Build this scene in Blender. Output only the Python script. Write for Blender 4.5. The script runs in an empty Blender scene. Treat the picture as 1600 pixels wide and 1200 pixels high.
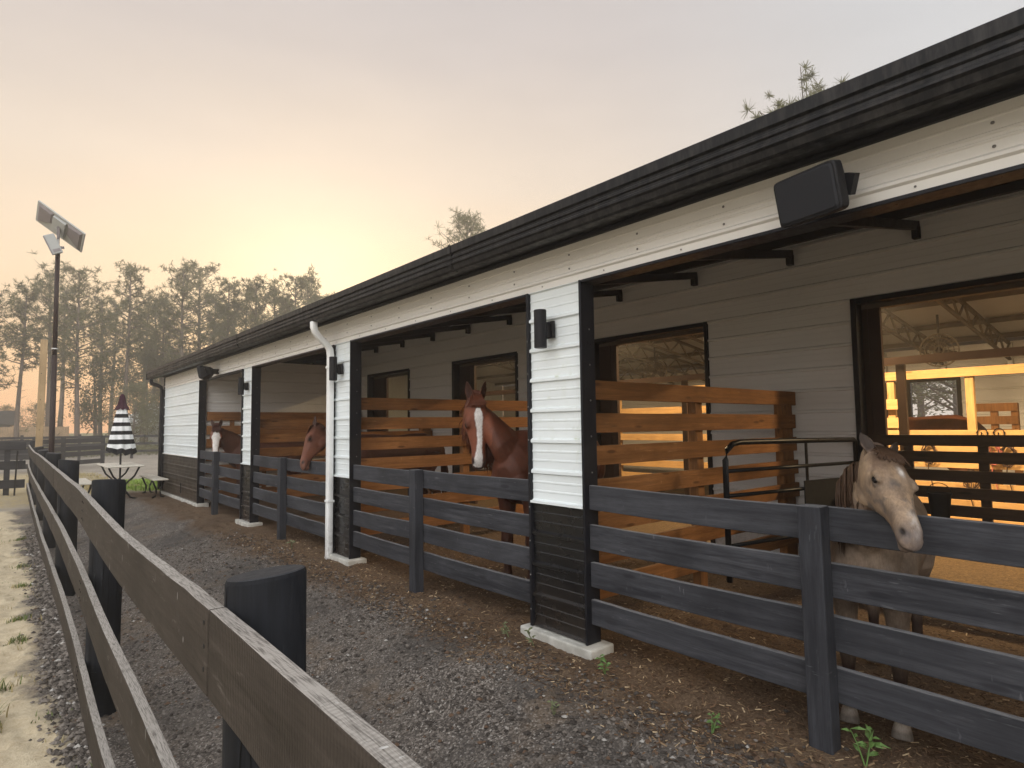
import bpy, math, random
import numpy as np
from mathutils import Vector, Matrix, noise as mnoise
random.seed(11); RNG = np.random.default_rng(5)
SC = bpy.context.scene
COL = SC.collection
R = math.radians

# ------------------------------------------------------------------ helpers
class MB:
    """collects shapes, then links them as one mesh object"""
    def __init__(s): s.v = []; s.f = []; s.m = []
    def add(s, vs, fs, m=0):
        o = len(s.v); s.v += [tuple(v) for v in vs]
        s.f += [tuple(i + o for i in f) for f in fs]; s.m += [m] * len(fs)
    def box(s, a, b, m=0, rot=None, piv=None):
        x0, y0, z0 = (min(a[i], b[i]) for i in range(3)); x1, y1, z1 = (max(a[i], b[i]) for i in range(3))
        vs = [Vector(p) for p in ((x0,y0,z0),(x1,y0,z0),(x1,y1,z0),(x0,y1,z0),(x0,y0,z1),(x1,y0,z1),(x1,y1,z1),(x0,y1,z1))]
        if rot is not None:
            piv = Vector(piv) if piv is not None else Vector(((x0+x1)/2,(y0+y1)/2,(z0+z1)/2))
            vs = [piv + rot @ (v - piv) for v in vs]
        s.add(vs, [(0,3,2,1),(4,5,6,7),(0,1,5,4),(1,2,6,5),(2,3,7,6),(3,0,4,7)], m)
    def beam(s, p, q, w, h, up=(0,0,1), m=0, seg=1, jit=0):
        """rectangular bar from p to q, w sideways, h along up"""
        p = Vector(p); q = Vector(q); t = (q-p).normalized(); sd = t.cross(Vector(up)).normalized(); u = sd.cross(t)
        vs = []; fs = []
        for i in range(seg+1):
            c = p.lerp(q, i/seg)
            for a, b in ((-1,-1),(1,-1),(1,1),(-1,1)):
                j = (random.uniform(-jit, jit), random.uniform(-jit, jit)) if jit else (0, 0)
                vs.append(c + sd*(a*w/2+j[0]) + u*(b*h/2+j[1]))
        for i in range(seg):
            for k in range(4):
                fs.append((i*4+k, i*4+(k+1)%4, i*4+4+(k+1)%4, i*4+4+k))
        fs += [(3,2,1,0), tuple(seg*4+k for k in range(4))]
        s.add(vs, fs, m)
    def tube(s, pts, rad, n=12, hint=(0,0,1), m=0, cap=True, sq=1.0):
        """ring loft; rad items are r or (side, up)"""
        pts = [Vector(p) for p in pts]; vs = []; fs = []; L = len(pts)
        if not hasattr(rad, '__len__'): rad = [rad]*L
        for i, p in enumerate(pts):
            t = (pts[min(i+1, L-1)] - pts[max(i-1, 0)]).normalized()
            hv = Vector(hint)
            if abs(t.dot(hv)) > .98: hv = Vector((1,0,0)) if abs(t.x) < .9 else Vector((0,1,0))
            sd = t.cross(hv).normalized(); u = sd.cross(t)
            r = rad[i]; a, b = (r, r) if not hasattr(r, '__len__') else r
            for k in range(n):
                th = 2*math.pi*k/n; c, sn = math.cos(th), math.sin(th)
                if sq != 1: c = math.copysign(abs(c)**sq, c); sn = math.copysign(abs(sn)**sq, sn)
                vs.append(p + sd*(a*c) + u*(b*sn))
        for i in range(L-1):
            for k in range(n):
                fs.append((i*n+k, i*n+(k+1)%n, (i+1)*n+(k+1)%n, (i+1)*n+k))
        if cap:
            fs += [tuple(range(n))[::-1], tuple((L-1)*n+k for k in range(n))]
        s.add(vs, fs, m)
    def lathe(s, c, prof, n=24, m=0, M=None):
        vs = []; fs = []; c = Vector(c)
        for r, z in prof:
            for k in range(n):
                th = 2*math.pi*k/n; v = Vector((r*math.cos(th), r*math.sin(th), z))
                vs.append(c + (M @ v if M else v))
        for i in range(len(prof)-1):
            for k in range(n):
                fs.append((i*n+k, i*n+(k+1)%n, (i+1)*n+(k+1)%n, (i+1)*n+k))
        fs += [tuple(range(n))[::-1], tuple((len(prof)-1)*n+k for k in range(n))]
        s.add(vs, fs, m)
    def ball(s, c, r, n=12, M=None, m=0):
        h = max(4, n//2); rx, ry, rz = (r, r, r) if not hasattr(r, '__len__') else r; c = Vector(c)
        vs = []; fs = []
        for i in range(h+1):
            ph = math.pi*i/h
            for k in range(n):
                th = 2*math.pi*k/n; v = Vector((rx*math.sin(ph)*math.cos(th), ry*math.sin(ph)*math.sin(th), rz*math.cos(ph)))
                vs.append(c + (M @ v if M else v))
        for i in range(h):
            for k in range(n):
                fs.append((i*n+k, (i+1)*n+k, (i+1)*n+(k+1)%n, i*n+(k+1)%n))
        s.add(vs, fs, m)
    def extrude(s, prof, axis, a, b, m=0, closed=True):
        """prof = list of (u, w): for axis 'y' u=x,w=z ; for axis 'x' u=y,w=z ; for 'z' u=x,w=y"""
        n = len(prof)
        def P(u, w, t): return {'y': (u, t, w), 'x': (t, u, w), 'z': (u, w, t)}[axis]
        vs = [P(u, w, a) for u, w in prof] + [P(u, w, b) for u, w in prof]
        fs = [(i, (i+1) % n, n+(i+1) % n, n+i) for i in range(n if closed else n-1)]
        if closed: fs += [tuple(range(n))[::-1], tuple(range(n, 2*n))]
        s.add(vs, fs, m)
    def build(s, name, mat, parent=None, smooth=False, bevel=0, segs=1):
        me = bpy.data.meshes.new(name); me.from_pydata(s.v, [], s.f)
        for mm in (mat if isinstance(mat, (list, tuple)) else [mat]): me.materials.append(mm)
        me.polygons.foreach_set('material_index', s.m)
        if smooth: me.polygons.foreach_set('use_smooth', [True]*len(s.f))
        me.update()
        o = bpy.data.objects.new(name, me); COL.objects.link(o)
        if parent is not None:
            o.parent = parent
            o.matrix_parent_inverse = PW(parent).inverted()
        if bevel:
            bm = o.modifiers.new('bevel', 'BEVEL'); bm.width = bevel; bm.segments = segs; bm.limit_method = 'ANGLE'
        return o

def PW(o):
    m = o.matrix_basis.copy()
    if o.parent: m = PW(o.parent) @ o.matrix_parent_inverse @ m
    return m
def tag(o, label=None, cat=None, group=None, kind=None):
    if label: o['label'] = label
    if cat: o['category'] = cat
    if group: o['group'] = group
    if kind: o['kind'] = kind
    return o
def empty(name, loc, label, cat, group=None):
    o = bpy.data.objects.new(name, None); COL.objects.link(o); o.location = loc; o.empty_display_size = .2
    return tag(o, label, cat, group)
def copy_tree(o, parent=None):
    c = o.copy(); COL.objects.link(c)
    if parent is not None: c.parent = parent
    for ch in [x for x in bpy.data.objects if x.parent == o]: copy_tree(ch, c)
    return c
def sst(a, b, x):
    t = min(1, max(0, (x-a)/(b-a))); return t*t*(3-2*t)

# ------------------------------------------------------------------ materials
class NT:
    def __init__(s, name):
        s.mat = bpy.data.materials.new(name); s.mat.use_nodes = True; s.t = s.mat.node_tree; s.t.nodes.clear()
        s.out = s.n('ShaderNodeOutputMaterial'); s.b = s.n('ShaderNodeBsdfPrincipled')
        s.l(s.b.outputs[0], s.out.inputs[0]); s.co = s.n('ShaderNodeTexCoord').outputs['Object']
    def n(s, ty, **kw):
        x = s.t.nodes.new(ty)
        for k, v in kw.items(): setattr(x, k, v)
        return x
    def l(s, a, b): s.t.links.new(a, b)
    def setv(s, sock, v):
        if hasattr(v, 'is_linked') or isinstance(v, bpy.types.NodeSocket): s.l(v, sock)
        else: sock.default_value = v
    def map(s, scale, co=None, loc=(0,0,0), rot=(0,0,0)):
        m = s.n('ShaderNodeMapping'); s.l(co or s.co, m.inputs[0]); m.inputs['Scale'].default_value = scale
        m.inputs['Location'].default_value = loc; m.inputs['Rotation'].default_value = rot; return m.outputs[0]
    def noise(s, scale, co=None, detail=4, rough=.55, dist=0):
        x = s.n('ShaderNodeTexNoise'); s.l(co or s.co, x.inputs['Vector']); x.inputs['Scale'].default_value = scale
        x.inputs['Detail'].default_value = detail; x.inputs['Roughness'].default_value = rough; x.inputs['Distortion'].default_value = dist
        return x.outputs['Fac']
    def vor(s, scale, co=None, out='Distance', feat='F1'):
        x = s.n('ShaderNodeTexVoronoi'); s.l(co or s.co, x.inputs['Vector']); x.inputs['Scale'].default_value = scale; x.feature = feat
        return x.outputs[out]
    def ramp(s, fac, stops):
        x = s.n('ShaderNodeValToRGB'); s.setv(x.inputs[0], fac); e = x.color_ramp.elements
        while len(e) < len(stops): e.new(.5)
        for i, (p, c) in enumerate(stops):
            e[i].position = p; e[i].color = (*c, 1) if len(c) == 3 else c
        return x.outputs[0]
    def mr(s, v, a, b, c=0, d=1, smooth=False):
        x = s.n('ShaderNodeMapRange'); s.setv(x.inputs[0], v)
        if smooth: x.interpolation_type = 'SMOOTHSTEP'
        for i, k in enumerate((a, b, c, d)): s.setv(x.inputs[1+i], k)
        return x.outputs[0]
    def math(s, op, a, b=0.0, clamp=False):
        x = s.n('ShaderNodeMath', operation=op); x.use_clamp = clamp; s.setv(x.inputs[0], a); s.setv(x.inputs[1], b); return x.outputs[0]
    def mix(s, fac, a, b, blend='MIX'):
        x = s.n('ShaderNodeMix'); x.data_type = 'RGBA'; x.blend_type = blend
        s.setv(x.inputs[0], fac)
        for sock, v in ((x.inputs[6], a), (x.inputs[7], b)):
            if isinstance(v, tuple): sock.default_value = (*v, 1) if len(v) == 3 else v
            else: s.l(v, sock)
        return x.outputs[2]
    def bump(s, h, strength=.3, dist=.01, nrm=None):
        x = s.n('ShaderNodeBump'); s.setv(x.inputs['Height'], h); x.inputs['Strength'].default_value = strength
        x.inputs['Distance'].default_value = dist
        if nrm is not None: s.l(nrm, x.inputs['Normal'])
        return x.outputs[0]
    def xyz(s):
        x = s.n('ShaderNodeSeparateXYZ'); s.l(s.co, x.inputs[0]); return x.outputs
    def nz(s):
        g = s.n('ShaderNodeNewGeometry'); x = s.n('ShaderNodeSeparateXYZ'); s.l(g.outputs['Normal'], x.inputs[0]); return x.outputs
    def done(s, col, rough=.6, metal=0, nrm=None, spec=None):
        s.setv(s.b.inputs['Base Color'], (*col, 1) if isinstance(col, tuple) and len(col) == 3 else col)
        s.setv(s.b.inputs['Roughness'], rough); s.b.inputs['Metallic'].default_value = metal
        if nrm is not None: s.l(nrm, s.b.inputs['Normal'])
        if spec is not None: s.b.inputs['Specular IOR Level'].default_value = spec
        return s.mat

def plain(name, c, rough=.55, var=.18, scale=6, bump=.05, metal=0, spec=None):
    t = NT(name); f = t.noise(scale, detail=6)
    col = t.mix(f, tuple(x*(1-var) for x in c), tuple(min(1, x*(1+var)) for x in c))
    return t.done(col, t.mr(t.noise(scale*3), .3, .7, max(.05, rough-.08), min(1, rough+.1)), metal, t.bump(t.noise(scale*12), bump, .003), (.16 if max(c) < .12 else .4) if spec is None else spec)

def wood(name, c0, c1, axis='y', rough=.65, knots=True, worn_lit=None, saw=0, chips=None, scuff=None, ck=(.08,.035,.015)):
    """boards with the grain along one world axis"""
    t = NT(name)
    k = {'x': (1.2, 22, 22), 'y': (22, 1.2, 22), 'z': (22, 22, 1.2)}[axis]
    oi = t.n('ShaderNodeObjectInfo').outputs['Random']
    comb = t.n('ShaderNodeVectorMath', operation='ADD'); t.l(t.co, comb.inputs[0])
    cx = t.n('ShaderNodeCombineXYZ'); sh = t.math('MULTIPLY', oi, 17.0)
    for i in range(3): t.l(sh, cx.inputs[i])
    t.l(cx.outputs[0], comb.inputs[1]); co = comb.outputs[0]
    g = t.noise(1.0, t.map(k, co), 5, .6, .6)
    g2 = t.noise(3.0, t.map(k, co), 3, .6)
    f = t.math('ADD', t.math('MULTIPLY', g, .7), t.math('MULTIPLY', g2, .3))
    col = t.mix(t.mr(f, .36, .66), c0, c1)
    fine = t.noise(9.0, t.map(k, co), 3, .7)
    col = t.mix(t.mr(fine, .5, .72, 0, .5), col, tuple(x*.55 for x in c0))
    col = t.mix(t.mr(t.noise(1.7, co, 5), .42, .68, 0, .55), col, tuple(x*.55 for x in c0))
    if scuff:
        ks = {'x': (30, 60, 9), 'y': (60, 30, 9), 'z': (9, 9, 60)}[axis]
        sc_ = t.math('MULTIPLY', t.mr(t.noise(1.0, t.map(ks, co), 3, .6), .66, .72), t.mr(t.noise(2.6, co, 3), .50, .62))
        kl = {'x': (5, 40, 40), 'y': (40, 5, 40), 'z': (40, 40, 5)}[axis]
        sc2 = t.math('MULTIPLY', t.mr(t.noise(1.0, t.map(kl, co), 4, .65), .62, .70), t.mr(t.noise(3.1, t.map((1,1,1), co, loc=(4,2,7)), 4), .46, .60))
        col = t.mix(t.math('MULTIPLY', t.math('MAXIMUM', sc_, sc2), .6), col, scuff)
    if knots:
        kk = {'x': (2.2, 9, 9), 'y': (9, 2.2, 9), 'z': (9, 9, 2.2)}[axis]
        col = t.mix(t.mr(t.vor(1.0, t.map(kk, co)), .09, .16, .75, 0), col, ck)
    if chips:   # worn paint: bare specks
        ch = t.math('MULTIPLY', t.mr(t.noise(55, co, 4), .6, .66), t.mr(t.noise(3, co), .45, .6))
        col = t.mix(ch, col, chips)
    col = t.mix(t.mr(oi, 0, 1, 0, .22), col, tuple(x*.7 for x in c1))
    if worn_lit:
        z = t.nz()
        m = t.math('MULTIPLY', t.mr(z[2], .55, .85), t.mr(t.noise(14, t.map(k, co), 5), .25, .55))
        col = t.mix(m, col, worn_lit)  # upward faces paler: real wear plus the light on them put into the colour
    if saw:
        dr = t.math('MULTIPLY', t.mr(t.noise(1.0, t.map((45, 45, 9), co), 2, .5), .705, .73), t.mr(t.noise(1.1, co, 2), .42, .6))
        col = t.mix(t.math('MULTIPLY', dr, .8), col, (.55, .54, .52))
    h = t.math('ADD', g, t.math('MULTIPLY', t.noise(60, co), .25))
    if saw:
        w = t.n('ShaderNodeTexWave'); w.wave_type = 'BANDS'; w.bands_direction = 'Y'; t.l(co, w.inputs[0]); w.inputs['Scale'].default_value = 24; w.inputs['Distortion'].default_value = 2.5
        w.inputs['Detail'].default_value = 2; w.inputs['Detail Scale'].default_value = 1.5
        sm = t.math('MULTIPLY', w.outputs['Fac'], t.mr(t.noise(2.2, co), .4, .65))
        h = t.math('ADD', h, t.math('MULTIPLY', sm, saw)); col = t.mix(t.math('MULTIPLY', sm, .35), col, tuple(min(1, x*1.5) for x in c1))
    return t.done(col, t.mr(g, .3, .7, rough-.04, min(1, rough+.18)), 0, t.bump(h, .45, .004), .14)

def siding_mat(name, c, axis='y', grime=(.42,.42,.3), rough=.38, gr=.55, var=.05, spec=.28, dusty=.55):
    t = NT(name); k = (8, .7, 3) if axis == 'y' else (.7, 8, 3)
    f = t.noise(1, t.map(k), 4)
    col = t.mix(t.mr(f, .3, .7), tuple(x*(1-var) for x in c), tuple(min(1, x*(1+var)) for x in c))
    st = t.math('MULTIPLY', t.mr(t.noise(14, detail=5, rough=.7), .5, .68), t.mr(t.noise(1.7, detail=2), .42, .62))
    z = t.nz(); st = t.math('MULTIPLY', st, t.mr(z[2], .05, .4, .25, 1))
    col = t.mix(t.math('MULTIPLY', st, gr), col, grime)
    Zs = t.xyz()[2]; dust = t.math('MULTIPLY', t.mr(t.math('ADD', Zs, t.math('MULTIPLY', t.noise(6, detail=5), .5)), .30, .72, 1, 0), t.mr(t.noise(26, detail=5, rough=.7), .35, .65, .15, .75))
    col = t.mix(t.math('MULTIPLY', dust, dusty), col, (.15, .105, .07))
    return t.done(col, t.mr(t.noise(5), .3, .7, rough-.07, rough+.1), 0, t.bump(t.noise(2.3, t.map((1, 1, .5))), .10, .02), spec)

m_white = siding_mat('white_siding', (.75, .80, .81), grime=(.42,.45,.30), gr=.85)
m_whitein = siding_mat('white_siding_inside', (.72, .71, .69), gr=.3)
m_whitein_x = siding_mat('white_siding_divider', (.72, .71, .69), axis='x', gr=.3)
m_header = siding_mat('white_header', (.78, .76, .72), gr=.25)
m_blackpan = siding_mat('black_wainscot', (.007, .007, .008), grime=(.10,.09,.08), rough=.26, gr=.10, spec=.5, dusty=.22)
m_blackend = siding_mat('weathered_wainscot', (.034, .027, .021), grime=(.16,.12,.09), rough=.5, gr=.8)
m_trim = plain('black_trim', (.014, .014, .017), .35, .3, 8, .03)
m_gutter = (lambda t: t.done(
    t.mix(t.math('MULTIPLY', t.mr(t.noise(1, t.map((30, 26, 5)), 4, .7), .45, .65), .8), (.008, .008, .009), (.034, .031, .030)),
    t.mr(t.noise(1, t.map((20, 18, 3)), 4), .3, .7, .32, .62), 0, t.bump(t.noise(1, t.map((10, 30, 6)), 3), .12, .004), .2))(NT('dirty_black_gutter'))
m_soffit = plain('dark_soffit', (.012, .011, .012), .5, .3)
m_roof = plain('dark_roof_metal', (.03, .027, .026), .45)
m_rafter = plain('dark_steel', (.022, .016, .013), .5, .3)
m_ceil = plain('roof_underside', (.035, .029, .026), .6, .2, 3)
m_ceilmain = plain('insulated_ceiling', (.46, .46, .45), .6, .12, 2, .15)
m_truss = plain('truss_steel', (.10, .08, .06), .5, .25)
m_brown = plain('brown_steel', (.045, .026, .018), .42, .3)
m_conc = (lambda t: t.done(t.mix(t.mr(t.noise(9, detail=7), .35, .7), (.40, .39, .35), (.62, .61, .56)), .85, 0, t.bump(t.noise(40), .5, .006)))(NT('concrete'))
m_dirt = (lambda t: t.done(t.mix(t.mr(t.noise(60, detail=5, rough=.7), .55, .7, 0, .8), t.mix(t.mr(t.noise(30, detail=5), .3, .7), (.030, .018, .009), (.085, .054, .026)), (.17, .12, .06)), .9, 0, t.bump(t.noise(50), .6, .01), .2))(NT('straw_dirt'))
m_aisle = (lambda t: t.done(t.mix(t.mr(t.noise(3, detail=7), .35, .7), (.42, .38, .31), (.55, .50, .42)), .75, 0, t.bump(t.noise(30), .2, .004)))(NT('aisle_concrete'))
m_stallfence = wood('slate_stained_wood', (.026, .027, .032), (.082, .084, .094), 'y', .62, worn_lit=(.20,.20,.205), scuff=(.17,.172,.18), ck=(.02,.02,.024))
m_stallpost = wood('slate_stained_post', (.025, .026, .031), (.064, .066, .075), 'z', .62, worn_lit=(.18,.18,.185), scuff=(.15,.152,.16), ck=(.02,.02,.024))
m_rail = wood('weathered_dark_rail', (.020, .016, .013), (.070, .058, .049), 'y', .66, worn_lit=(.36,.335,.305), saw=.9, scuff=(.22,.20,.18), ck=(.02,.015,.012))
m_post = wood('tarred_round_post', (.006, .0065, .008), (.022, .024, .029), 'z', .62, scuff=(.075,.078,.085), knots=False, worn_lit=(.042,.043,.048))
m_crack = plain('wood_crack', (.003, .003, .003), .9)
m_cross = wood('black_fence_board', (.018, .018, .021), (.045, .045, .05), 'x', .7, knots=False, worn_lit=(.16,.16,.165))
m_pine_x = wood('stained_pine', (.165, .070, .023), (.37, .175, .066), 'x', .6, scuff=(.42,.25,.12), ck=(.05,.02,.01))
m_pine_z = wood('stained_pine_post', (.19, .085, .030), (.35, .17, .068), 'z', .6)
m_yel_y = wood('fresh_lumber', (.46, .265, .105), (.66, .41, .175), 'y', .6, ck=(.2,.09,.03))
m_yel_z = wood('fresh_lumber_post', (.46, .265, .105), (.66, .41, .175), 'z', .6, ck=(.2,.09,.03))
m_darkboard = wood('dark_gate_board', (.034, .022, .015), (.085, .054, .036), 'y', .6, scuff=(.10,.07,.05), ck=(.01,.008,.006))
m_newpost = wood('new_treated_post', (.30, .21, .115), (.43, .31, .18), 'z', .7, ck=(.18,.09,.04))
m_tan = wood('tan_fence_board', (.36, .25, .15), (.50, .36, .23), 'z', .75, knots=False)
m_tube = plain('black_tube_steel', (.010, .010, .011), .35, .3)
m_rubber = plain('black_rubber', (.012, .012, .013), .7, .3)
m_pipe = siding_mat('white_downspout', (.80, .81, .80), grime=(.30,.34,.2), rough=.4, gr=.8)
m_screw = plain('screw_head', (.20, .19, .18), .4, .1, metal=.6)
m_plastic = plain('black_plastic', (.016, .016, .018), .5, .2, 20, .12)
m_grey = plain('grey_housing', (.36, .37, .36), .5, .1)
m_greydark = plain('grey_housing_dark', (.21, .19, .195), .5, .12)
m_pole = plain('dark_pole', (.028, .018, .017), .45, .3)
m_tabletop = plain('cream_table_top', (.62, .58, .50), .5, .1)
m_umbw = plain('canopy_white', (.76, .77, .77), .85, .06, 12, .2)
m_umbb = plain('canopy_black', (.014, .014, .017), .85, .2, 12, .2)
m_umbp = plain('plum_cap', (.045, .016, .026), .8, .2)
m_eye = plain('dark_eye', (.008, .006, .005), .08, .1, bump=0)
m_galv = plain('galvanised', (.45, .45, .44), .4, .15, metal=.5)

# ------------------------------------------------------------------ ground
XF = 3.24                      # outer face of the barn's front wall
XB = 7.0                       # stall back wall
def G0(x, y):
    lo = -.47 + .16*sst(4, 20, y) - .02*sst(20, 40, y)
    g = lo + (-.06 - lo)*sst(.75, 2.75, x)
    if y > 15: g += (-.31 - g)*sst(19, 26, y) * (1 if x < 2.6 else sst(18.4, 30, y)/max(1e-6, sst(19, 26, y)) if y > 19 else 1)
    return g
PRT = {}
_pr = random.Random(77)
for _ in range(1500):
    px_ = _pr.choice([_pr.uniform(-.6, .3), _pr.uniform(.7, 3.0), _pr.uniform(.7, 3.0), _pr.uniform(2.2, 5.5)]); py_ = _pr.uniform(.8, 17); pr_ = _pr.uniform(.055, .10); pd_ = _pr.uniform(.008, .028)
    for ax_ in (-1, 0, 1):
        for ay_ in (-1, 0, 1): PRT.setdefault((int(px_*4)+ax_, int(py_*4)+ay_), []).append((px_, py_, pr_, pd_))
def G(x, y):
    g = G0(x, y)
    for px_, py_, pr_, pd_ in PRT.get((int(x*4), int(y*4)), ()):
        d_ = math.hypot(x-px_, y-py_)/pr_
        if d_ < 1.7: g += pd_*(-math.exp(-(d_*1.1)**4) + .45*math.exp(-((d_-1.2)/.28)**2))
    if -3 < x < 20 and -6 < y < 40:
        a = .028 if x < 3.1 else .020
        if x < .35: a = .035
        g += a*(mnoise.noise((x*1.3, y*1.3, 3)) + .5*mnoise.noise((x*3.9, y*3.9, 8))) + .007*mnoise.noise((x*14, y*14, 1)) + .004*mnoise.noise((x*31, y*31, 4))
    return g
def axis_pts(lo, hi, dense, coarse_to):
    p = list(np.arange(lo, hi, dense)); s = dense
    x = hi
    while x < coarse_to[1]: p.append(x); s *= 1.22; x += s
    p.append(coarse_to[1]); s = dense; x = lo - s; q = []
    while x > coarse_to[0]: q.append(x); s *= 1.22; x -= s
    q.append(coarse_to[0]); return q[::-1] + p
gx = axis_pts(-.6, 4.6, .035, (-500, 500)); gy = axis_pts(.6, 15, .05, (-60, 700))
nx, ny = len(gx), len(gy)
gv = [(x, y, G(x, y)) for y in gy for x in gx]
gf = [(j*nx+i, j*nx+i+1, (j+1)*nx+i+1, (j+1)*nx+i) for j in range(ny-1) for i in range(nx-1)]
def ground_mat():
    t = NT('yard_ground'); X, Y, Z = t.xyz()
    n1 = t.noise(1.1, detail=5); n2 = t.noise(7, detail=6, rough=.65); n3 = t.noise(45, detail=4, rough=.7)
    off = t.math('MULTIPLY', t.math('SUBTRACT', n1, .5), 1.0); off2 = t.math('MULTIPLY', t.math('SUBTRACT', n2, .5), .5)
    xo = t.math('ADD', t.math('ADD', X, off), off2)
    # crushed asphalt millings
    v = t.vor(95, out='Color'); sv = t.n('ShaderNodeSeparateColor'); t.l(v, sv.inputs[0])
    mil = t.ramp(sv.outputs[0], [(0, (.050, .043, .038)), (.45, (.115, .099, .086)), (.8, (.215, .187, .163)), (.93, (.30, .27, .24)), (1, (.45, .42, .385))])
    mil = t.mix(t.mr(n1, .35, .7, 0, .6), mil, t.mix(n3, (.085, .074, .063), (.19, .160, .132)))
    mil = t.mix(t.math('MULTIPLY', t.mr(t.noise(.9, t.map((1,1,1), loc=(5,3,0)), 5, .6), .48, .62), .65), mil, t.mix(n3, (.035, .032, .031), (.10, .092, .085)))
    mil = t.mix(t.math('MULTIPLY', t.mr(t.noise(1.6, t.map((1,1,1), loc=(1,9,0)), 6, .65), .54, .66), .55), mil, t.mix(n3, (.10, .066, .04), (.24, .18, .125)))
    # sand
    sand = t.mix(t.mr(n2, .3, .7), (.42, .335, .215), (.62, .53, .37)); sand = t.mix(t.mr(n3, .4, .75, 0, .5), sand, (.72, .64, .49))
    # brown bedding and mulch
    bed = t.mix(t.mr(n3, .3, .7), (.080, .047, .026), (.225, .155, .098)); bed = t.mix(t.mr(t.noise(90, detail=3), .62, .72, 0, .7), bed, (.46, .34, .19))
    bed = t.mix(t.mr(n1, .3, .7, 0, .5), bed, (.055, .034, .022))
    c = t.mix(t.mr(xo, .24, .42), sand, mil)
    edge = t.math('ADD', t.mr(Y, 3.5, 9, 2.75, 2.45), 0.0)
    c = t.mix(t.mr(t.math('SUBTRACT', xo, edge), -.12, .22), c, bed)
    # far yard : pale packed dirt with straw and green patches
    far = t.mix(t.mr(n1, .35, .65), (.25, .22, .185), (.34, .30, .25))
    yo = t.math('ADD', Y, t.math('MULTIPLY', off, 2.0))
    straw = t.math('MULTIPLY', t.mr(yo, 19.5, 20.5), t.mr(yo, 33, 37, 1, 0)); straw = t.math('MULTIPLY', straw, t.mr(X, 2.2, 3.4, 1, 0))
    far = t.mix(t.math('MULTIPLY', straw, t.mr(n2, .3, .6)), far, (.42, .33, .17))
    far = t.mix(t.mr(yo, 58, 66), far, (.12, .12, .06))
    gpatch = t.math('MULTIPLY', t.math('MULTIPLY', t.mr(yo, 18.9, 19.4), t.mr(yo, 25, 27, 1, 0)), t.math('MULTIPLY', t.mr(X, 2.3, 2.8), t.mr(X, 6, 8, 1, 0)))
    far = t.mix(gpatch, far, t.mix(n3, (.13, .19, .03), (.26, .34, .06)))
    c = t.mix(t.mr(t.math('ADD', Y, t.math('MULTIPLY', off, 1.2)), 18.6, 19.3), c, far)
    c = t.mix(t.math('MULTIPLY', t.mr(Y, 18.6, 19.3, 1, 0), t.mr(X, XB-.1, XB, 0, 1)), c, bed)
    h = t.math('ADD', t.math('MULTIPLY', sv.outputs[1], .5), t.math('ADD', n3, n2))
    return t.done(c, .92, 0, t.bump(h, .75, .012), .25)
mg = MB(); mg.v = gv; mg.f = gf; mg.m = [0]*len(gf)
ground = mg.build('ground', ground_mat(), smooth=True); tag(ground, kind='structure')
af = MB(); af.box((XB+.06, -5, -.3), (14.4, 17.8, -.02))
tag(af.build('aisle_floor', m_dirt), kind='structure')

# loose stones, chips, grass
def scatter(name, spots, mats, smin, smax, flat=1.0, power=2.2):
    mb = MB()
    base = [(1,0,0),(.35,.9,.1),(-.8,.6,0),(-.7,-.7,.1),(.4,-.9,0),(0,0,.75),(0,0,-.6)]
    fs = [(0,1,5),(1,2,5),(2,3,5),(3,4,5),(4,0,5),(1,0,6),(2,1,6),(3,2,6),(4,3,6),(0,4,6)]
    for x, y in spots:
        s = smin + (smax-smin)*random.random()**power
        a = random.uniform(0, 6.28); ca, sa = math.cos(a), math.sin(a); z = G(x, y)
        el = random.uniform(.7, 1.25)
        vs = []
        for bx, by, bz in base:
            bx *= el*random.uniform(.75, 1.2)*s; by *= random.uniform(.75, 1.2)*s; bz *= flat*random.uniform(.7, 1.1)*s
            vs.append((x+bx*ca-by*sa, y+bx*sa+by*ca, z+bz+s*.25*flat))
        mb.add(vs, fs, random.choices(range(len(mats)), weights=[w for _, w in mats])[0])
    return tag(mb.build(name, [m for m, _ in mats]), kind='stuff')
m_s1 = plain('stone_dark', (.080, .069, .060), .9, .3, 30, .4); m_s2 = plain('stone_mid', (.18, .157, .136), .9, .3, 30, .4)
m_s0 = plain('clod_dark', (.055, .047, .041), .95, .3, 30, .4); m_s3 = plain('stone_pale', (.40, .38, .35), .9, .2, 30, .3); m_s4 = plain('stone_brown', (.12, .075, .048), .9, .3, 30, .4)
sp = []
while len(sp) < 15000:
    y = .9 + 9.5*random.random()**1.5; x = random.uniform(.35, 3.0)
    if mnoise.noise((x*1.1, y*1.1, 20)) > -.35 + random.uniform(-.4, .4): sp.append((x, y))
tag(scatter('gravel', sp, [(m_s1, 6), (m_s2, 5), (m_s3, .3), (m_s4, .9)], .004, .019), 'dark crushed asphalt millings spread between the fence and the barn', 'gravel')
sp = []
while len(sp) < 3800:
    y = 2.6 + 13*random.random()**1.5; x = .47 + .0095*y - abs(random.gauss(0, .10)) - .0
    sp.append((x, y))
tag(scatter('spilled_rubble', sp, [(m_s1, 5), (m_s2, 6), (m_s3, .4)], .008, .032, power=1.6), 'grey lumps of asphalt rubble spilled under the rail fence onto the sand', 'gravel')
sp = []
while len(sp) < 3200:
    y = 1.0 + 9*random.random()**1.3; x = random.choice([random.gauss(2.75, .28), random.uniform(.5, 3), random.uniform(.5, 3)])
    if mnoise.noise((x*1.7, y*1.7, 40)) < -.05 + random.uniform(-.3, .3): continue
    sp.append((x, y))
tag(scatter('clods', sp, [(m_s0, 5), (m_s1, 3), (m_s4, 2)], .006, .024, .8), 'larger clods of dirt along the edge of the barn bedding', 'dirt')
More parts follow.
